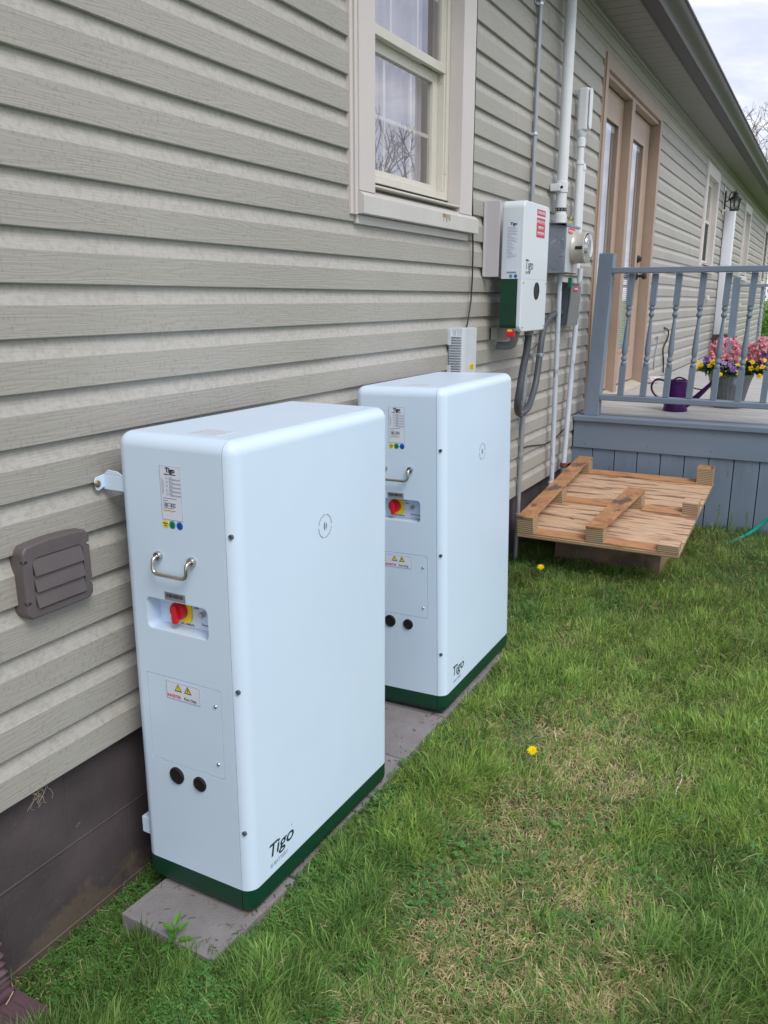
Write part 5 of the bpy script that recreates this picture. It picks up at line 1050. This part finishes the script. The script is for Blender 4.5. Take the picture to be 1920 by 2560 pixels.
def clover(n):
    x,y=sample(n*4,.92,5.72,-1.9,.015,1.5); d=fbm(x*4.2,y*4.2,55); near=np.clip((y+.75)/.3,0,1)*.45+np.clip((x-3.3)/1.2,0,1)*.25+((x>3.5)&(y>-.35))*.5
    keep=(~blocked(x,y))&(RNG.random(len(x))<np.clip((d-.50)*4+near,0.03,1)); x,y=x[keep][:n],y[keep][:n]; n=len(x)
    V=[];F=[];C=[]
    z=GZ(x,y)+RNG.uniform(.012,.040,n); o=0
    for i in range(n):
        a0=random.uniform(0,6.28); r=random.uniform(.0042,.0088)*(1.8 if random.random()<.06 else 1); tx,ty=random.uniform(-.35,.35),random.uniform(-.35,.35); g=random.uniform(.65,1.35); big=random.random()<.25
        for k in range(3):
            a=a0+k*2.094; ca,sa=math.cos(a),math.sin(a)
            for (u,v,w_) in ((0,0,0),(.55,.48,.10),(1.0,.42,.02),(1.08,0,-.04),(1.0,-.42,.02),(.55,-.48,.10)):
                X=(u*ca-v*sa)*r; Y=(u*sa+v*ca)*r; V.append((x[i]+X,y[i]+Y,z[i]+X*tx+Y*ty+w_*r)); C.append((.095*g,.24*g*(1 if big else .88),.06*g,1))
            F.append(tuple(range(o,o+6))); o+=6
    mb=MB(); mb.v=V; mb.f=F; ob=colored(mb,'clover',ML,None,None,C); tag(ob,'low clover leaves spread through the lawn','clover',kind='stuff')
clover(11000)
def weeds(n):   # small broadleaf ground cover by the wall foot
    mb=MB(); C=[]
    x,y=sample(n*3,.93,5.6,-.75,.01,1.4); keep=(~blocked(x,y))&(RNG.random(len(x))<np.where((y>-.14)|(x<1.3),1.0,.22)); x,y=x[keep][:n],y[keep][:n]
    for i in range(len(x)):
        z=float(GZ(x[i],y[i])); h=random.uniform(.01,.045); m=random.randint(5,9); a0=random.uniform(0,6.28); L=random.uniform(.007,.017); g=random.uniform(.6,1.3)
        for k in range(m):
            a=a0+6.28*k/m; b=len(mb.v); leafmesh(mb,Vector((x[i],y[i],z+h*random.uniform(.6,1.1))),Vector((math.cos(a),math.sin(a),random.uniform(-.1,.5))),L*random.uniform(.25,.45),L); C+=[(.095*g,.235*g,.05*g,1)]*(len(mb.v)-b)
    tag(colored(mb,'ground_weeds',ML,None,None,C),'small star-leaved weeds creeping along the foot of the wall','weeds',kind='stuff')
weeds(4200)
def litter():   # dry stems and debris near the wall foot
    mb=MB(); C=[]
    for _ in range(900):
        x=random.uniform(.95,1.6) if random.random()<.6 else random.uniform(1.0,4.6); y=random.uniform(-.16,.012) if x<1.6 and random.random()<.6 else random.uniform(-1.7,-.45)
        if bool(blocked(np.array([x]),np.array([y]))[0]): continue
        z=float(GZ(x,y)); a=random.uniform(0,6.28); L=random.uniform(.02,.07); b=len(mb.v); w_=random.uniform(.0006,.0013)
        p=[Vector((x,y,z+random.uniform(.008,.03)))]; 
        for k in range(3): a+=random.uniform(-.5,.5); p.append(p[-1]+Vector((math.cos(a)*L/3,math.sin(a)*L/3,random.uniform(-.004,.006))))
        mb.tube(p,w_,4); g=random.uniform(.6,1.2); C+=[(.55*g,.45*g,.29*g,1)]*(len(mb.v)-b)
    tag(colored(mb,'dry_stems',ML,None,None,C),'dry straw stems and debris lying in the grass','debris',kind='stuff')
litter()
def slab_bits():
    mb=MB(); C=[]
    for _ in range(170):
        x=1.27+1.95*random.random()**1.5; y=random.choice([random.uniform(-.425,-.37),random.uniform(-.42,-.14)]); z=-.3885; a=random.uniform(0,6.28); L=random.uniform(.006,.022); w_=random.uniform(.0005,.0012)
        b=len(mb.v); p=Vector((x,y,z)); d=Vector((math.cos(a),math.sin(a),random.uniform(0,.12))); mb.tube([p,p+d*L*.5+Vector((0,0,.001)),p+d*L],w_,4); g=random.uniform(.5,1.1); c=random.choice([(.36,.29,.18),(.14,.10,.06),(.12,.22,.06)]); C+=[(c[0]*g,c[1]*g,c[2]*g,1)]*(len(mb.v)-b)
    tag(colored(mb,'clippings',ML,None,None,C),'dry clippings and soil crumbs scattered on the pavers','debris',kind='stuff')
slab_bits()
def long_blades(n):
    mb=MB(); C=[]
    for _ in range(n):
        x=random.uniform(1.0,1.0+4.7*random.random()**.8); y=random.uniform(-1.75,-.44)
        if bool(blocked(np.array([x]),np.array([y]))[0]): continue
        z=float(GZ(x,y)); a=random.uniform(0,6.28); L=random.uniform(.05,.105); w_=random.uniform(.0010,.0019); p=Vector((x,y,z)); el=random.uniform(.5,1.15); o=len(mb.v)
        for k in range(5):
            s=Vector((-math.sin(a),math.cos(a),0))*w_*(1,1.05,.9,.6,.06)[k]; mb.v+=[tuple(p-s),tuple(p+s)]
            p=p+Vector((math.cos(a)*math.cos(el),math.sin(a)*math.cos(el),math.sin(el)))*L/4; el-=random.uniform(.25,.5); a+=random.uniform(-.15,.15); p.z=max(p.z,z+.006)
        for k in range(4): mb.f.append((o+2*k,o+2*k+1,o+2*k+3,o+2*k+2))
        g=random.uniform(.7,1.4); c=random.choice([(.22,.40,.13),(.30,.46,.16),(.16,.36,.07),(.45,.50,.24)]); C+=[(c[0]*g,c[1]*g,c[2]*g,1)]*10
    tag(colored(mb,'long_grass_blades',MG,None,None,C),'longer pale grass blades bent over the lawn','grass',kind='stuff')
long_blades(7500)
# tall clumps
def tuft(x,y,n,h,label,spread=.075):
    mb=MB(); C=[]; z=float(GZ(x,y))
    for _ in range(n):
        a=random.uniform(0,6.28); r=random.random()**.6*spread; p=Vector((x+r*math.cos(a),y+r*math.sin(a),z-.002)); le=random.uniform(.1,.9); hh=h*random.uniform(.6,1.1); w_=random.uniform(.0013,.0024)
        a2=a+random.uniform(-.6,.6); d=Vector((math.cos(a2),math.sin(a2),0)); s=Vector((-d.y,d.x,0)); o=len(mb.v); q=p; pts=[(p,w_)]
        for k,f in enumerate((.35,.75,1.25)): q=q+d*hh/3*math.sin(le*f)+Vector((0,0,hh/3*math.cos(le*f))); pts.append((q,w_*(1,.75,.05)[k]))
        for q,ww in pts: mb.v+=[tuple(q-s*ww),tuple(q+s*ww)]
        for k in range(3): mb.f.append((o+2*k,o+2*k+1,o+2*k+3,o+2*k+2))
        g=random.uniform(.7,1.35); C+=[(.19*g,.34*g,.08*g,1)]*8
    ob=colored(mb,'grass_tuft',MG,None,(x,y,z),C); tag(ob,label,'grass tuft','taller grass tufts in the lawn')
TU=[(1.78,-.60,90,.075,'taller green grass tuft standing closest to the near cabinet base'),(1.62,-1.40,150,.085,'large bright grass tuft in the bottom right corner of the lawn'),(1.74,-1.25,80,.075,'grass tuft just beside the large corner tuft'),(2.55,-1.40,120,.07,'grass tuft near the white cable tie'),(1.30,-.52,60,.07,'small grass tuft by the outer corner of the nearest paver'),(3.3,-1.25,100,.06,'grass tuft in the middle of the far lawn'),(2.1,-1.05,90,.065,'grass tuft in the middle of the worn patch'),(4.55,-.62,90,.075,'dark grass tuft in front of the plywood crate'),(4.7,-.98,70,.08,'grass tuft beside the right corner of the crate')]
for a in TU: tuft(*a)
def dandelion(x,y,label,h=.035,r=.013):
    z=float(GZ(x,y)); t=empty('dandelion',(x,y,z),label,'dandelion','yellow dandelions in the lawn'); s=MB(); s.tube([(x,y,z),(x+.003,y,z+h)],.0016,6); build(s,'stalk',mat('stalk_green',(.12,.2,.06),.6),t)
    s=MB(); C=[]; top=Vector((x+.003,y,z+h)); N_=46
    for k in range(N_):
        a=k*2.4; f=k/N_; nn=Vector((-.62,-.15,.77)).normalized(); uu=nn.orthogonal().normalized(); vv=nn.cross(uu); d=(uu*math.cos(a)+vv*math.sin(a)+nn*(.2+1.6*(1-f)**2)).normalized(); e=(vv*math.cos(a)-uu*math.sin(a)); L=r*(.45+.6*f); o=len(s.v)
        s.v+=[tuple(top-e*.0007),tuple(top+e*.0007),tuple(top+d*L*.7+e*.0019),tuple(top+d*L+e*.0008),tuple(top+d*L-e*.0008),tuple(top+d*L*.7-e*.0019)]; s.f.append(tuple(range(o,o+6))); C+=[(1.0,.80,.01,1)]*6
    colored(s,'flower_head',MPET,t,None,C)
dandelion(2.47,-.800,'yellow dandelion in the open lawn beside the gap between the cabinets',h=.06,r=.019)
dandelion(4.28,-.262,'yellow dandelion in the shaded grass in front of the pallet near the wall',h=.075,r=.022)
def sprout(x,y,h,n,L,label,w_=.4,name='weed_sprout',col=(.09,.24,.035),z=None):
    z=float(GZ(x,y)) if z is None else z; t=empty(name,(x,y,z),label,'weed','single weeds standing out of the lawn'); s=MB(); s.tube([(x,y,z),(x+.004,y+.002,z+h*.6),(x+.002,y,z+h)],.0016,6); build(s,'stem',mat('weed_stem',(.12,.22,.06),.6),t)
    s=MB(); C=[]
    for k in range(n):
        f=k/max(1,n-1); a=k*2.3+.6; zz=z+h*(.35+.6*f); l=L*(1-.25*f); b=len(s.v); leafmesh(s,Vector((x+.002,y,zz)),Vector((math.cos(a),math.sin(a),.25+.75*f)),l*w_,l,fold=.3); g=random.uniform(.85,1.25); C+=[(col[0]*g,col[1]*g,col[2]*g,1)]*(len(s.v)-b)
    colored(s,'leaves',ML,t,None,C)
sprout(1.262,-.300,.095,9,.050,'leafy green weed sprout rising against the front edge of the nearest paver',w_=.42)
sprout(1.238,-.575,.05,6,.062,'low weed with long smooth oval leaves at the bottom edge of the view',w_=.38)
sprout(1.12,-.36,.035,9,.028,'small star-shaped weed in front of the nearest paver',w_=.3)
sprout(1.17,-.20,.035,9,.026,'small star-shaped weed between wall and nearest paver',w_=.3)
sprout(3.05,-1.46,.04,8,.05,'dark leafy weed clump at the right edge of the lawn',w_=.5,col=(.05,.15,.03))
sprout(2.16,-.98,.035,5,.035,'pale round-leaved weed on the worn patch',w_=.6)
for k,(x,y,h) in enumerate(((5.66,-1.02,.20),(5.655,-1.10,.14),(5.66,-1.19,.16))):
    sprout(x,y,h,14,.028,['tall thin weed with pale tops against the deck skirt','shortest of the thin weeds against the deck skirt','thin weed against the deck skirt nearest the hose'][k],w_=.35)
# dead leaf
s=MB(); C=[]; leafmesh(s,Vector((4.05,-.90,-.382)),Vector((.6,-.7,.2)),.04,.07); C=[(.30,.17,.12,1)]*len(s.v); o=colored(s,'dead_leaf',ML,None,(4.05,-.90,-.385),C); tag(o,'dry brown dead leaf on the grass in front of the crate','dead leaf')
# root tangle hanging from the siding edge
s=MB()
for k in range(9):
    p=[Vector((1.155+random.uniform(-.02,.03),-.014,-.004))]; 
    for j in range(4): p.append(p[-1]+Vector((random.uniform(-.018,.018),random.uniform(-.006,.003),-random.uniform(.002,.014))))
    s.tube(p,.0005,4)
o=build(s,'dry_roots',mat('root_tan',(.30,.25,.18),.8),loc=(1.16,-.01,-.03)); tag(o,'dry root tangle hanging under the lowest siding board','roots')
# ================================================================== BACKGROUND TREES AND NEIGHBOUR
MBK=mat('bark',(.16,.14,.13),.9,var=.25,vscale=6)
def bare_tree(x,y,h,label,group,seed,leaf=None,z=-.4,spread=1.0,depth=6):
    rr=random.Random(seed); t=empty('leafy_tree' if leaf else 'bare_tree',(x,y,z),label,'tree',group); tr=MB(); br=MB(); tips=[]
    def grow(p,d,L,r,lv):
        pts=[p]; q=p
        for k in range(3): d=(d+Vector((rr.gauss(0,.10),rr.gauss(0,.10),rr.gauss(0,.06)+.05*spread))).normalized(); q=q+d*L/3; pts.append(q)
        (tr if lv==0 else br).tube(pts,[r,r*.88,r*.76,r*.66],max(3,8-lv*2),cap=False)
        if lv>=2: tips.append(q)
        if lv<depth:
            for k in range(rr.choice([2,3,3]) if lv<depth-1 else 3):
                a=rr.uniform(0,6.28); tilt=rr.uniform(.3,.75)*spread; o_=d.orthogonal().normalized(); o2=d.cross(o_); nd=(d*math.cos(tilt)+(o_*math.cos(a)+o2*math.sin(a))*math.sin(tilt)).normalized()
                st=pts[rr.choice([2,3,3])]; grow(st,nd,L*rr.uniform(.62,.85),max(r*rr.uniform(.5,.68),.009),lv+1)
    grow(Vector((x,y,z)),Vector((rr.gauss(0,.04),rr.gauss(0,.04),1)),h*.30,h*.02,0)
    build(tr,'trunk',MBK,t,fix=False); build(br,'crown',MBK,t,fix=False)
    if leaf:
        s=MB(); C=[]
        for p in tips:
            for _ in range(leaf):
                g=rr.uniform(.5,1.5); b=len(s.v); leafmesh(s,p+Vector((rr.gauss(0,.35),rr.gauss(0,.35),rr.gauss(0,.3))),rv(),.10,.17); C+=[(.10*g,.19*g,.035*g,1)]*(len(s.v)-b)
        colored(s,'foliage',ML,t,None,C)
GT='bare trees beyond the house'; 
bare_tree(40,2.0,11.0,'tall bare tree beyond the far end of the house, its trunk showing beside the gutter',GT,3,depth=7)
bare_tree(46,.6,11.5,'bare tree farther back at the right picture edge',GT,9,depth=7)
bare_tree(52,4.2,11.0,'thin pale bare tree rising just over the gutter line',GT,21)
bare_tree(33,1.8,5.9,'young leafing tree low under the bare trees beyond the house','leafing trees',5,leaf=8,depth=5)
bare_tree(58,-2,13,'bare tree out of frame to the right of the others',GT,33,depth=5)
GR='trees across the yard, seen mirrored in the glass'
for k,(x,y,h) in enumerate(((24,-12.2,6.6),(33,-17.5,10.5),(27,-12.8,7.6),(46,-15,12))):
    bare_tree(x,y,h,['nearest bare tree across the yard, mirrored in the near window','bare tree across the yard, mirrored beside the first','slim bare tree across the yard','far bare tree across the yard, beyond the others'][k],GR,50+k,depth=5)
for k,(x,y,h) in enumerate(((44,-14.5,8),(58,-17,10))): bare_tree(x,y,h,['leafing tree across the yard, mirrored in the doors','taller leafing tree across the yard, mirrored in the doors'][k],'leafing trees',70+k,leaf=5,depth=5)
def neighbour():
    t=empty('neighbour_house',(36,-22,-.5),'grey-green house with dark roof across the yard, seen only mirrored in the window','house')
    s=MB(); s.box((28,-30,-.5),(46,-20,3.4)); build(s,'wall',mat('sage_siding',(.22,.27,.24),.7,var=.1,vscale=2),t); s=MB(); s.prism([(-30.5,3.3),(-25,6.0),(-19.5,3.3)],(27.5,0,0),(0,1,0),(0,0,1),(19,0,0)); build(s,'roof',M_ROOF,t)
    for x in (31,35,40): s=MB(); s.box((x,-19.99,.8),(x+1.2,-19.93,2.4)); build(s,'window',M_TRIM,t)
neighbour()
# low hedge line behind the yard
def hedge():
    s=MB(); C=[]
    for _ in range(16000):
        f=random.random(); x=26+f*40; y=3.2-6*f+random.gauss(0,.9); z=-.4+abs(random.gauss(0,.55)); b=len(s.v); leafmesh(s,Vector((x,y,z)),rv(),.10,.2); g=random.uniform(.5,1.5); C+=[(.11*g,.24*g,.04*g,1)]*(len(s.v)-b)
    tag(colored(s,'undergrowth',ML,None,None,C),'bright green undergrowth beyond the far end of the house','undergrowth',kind='stuff')
hedge()
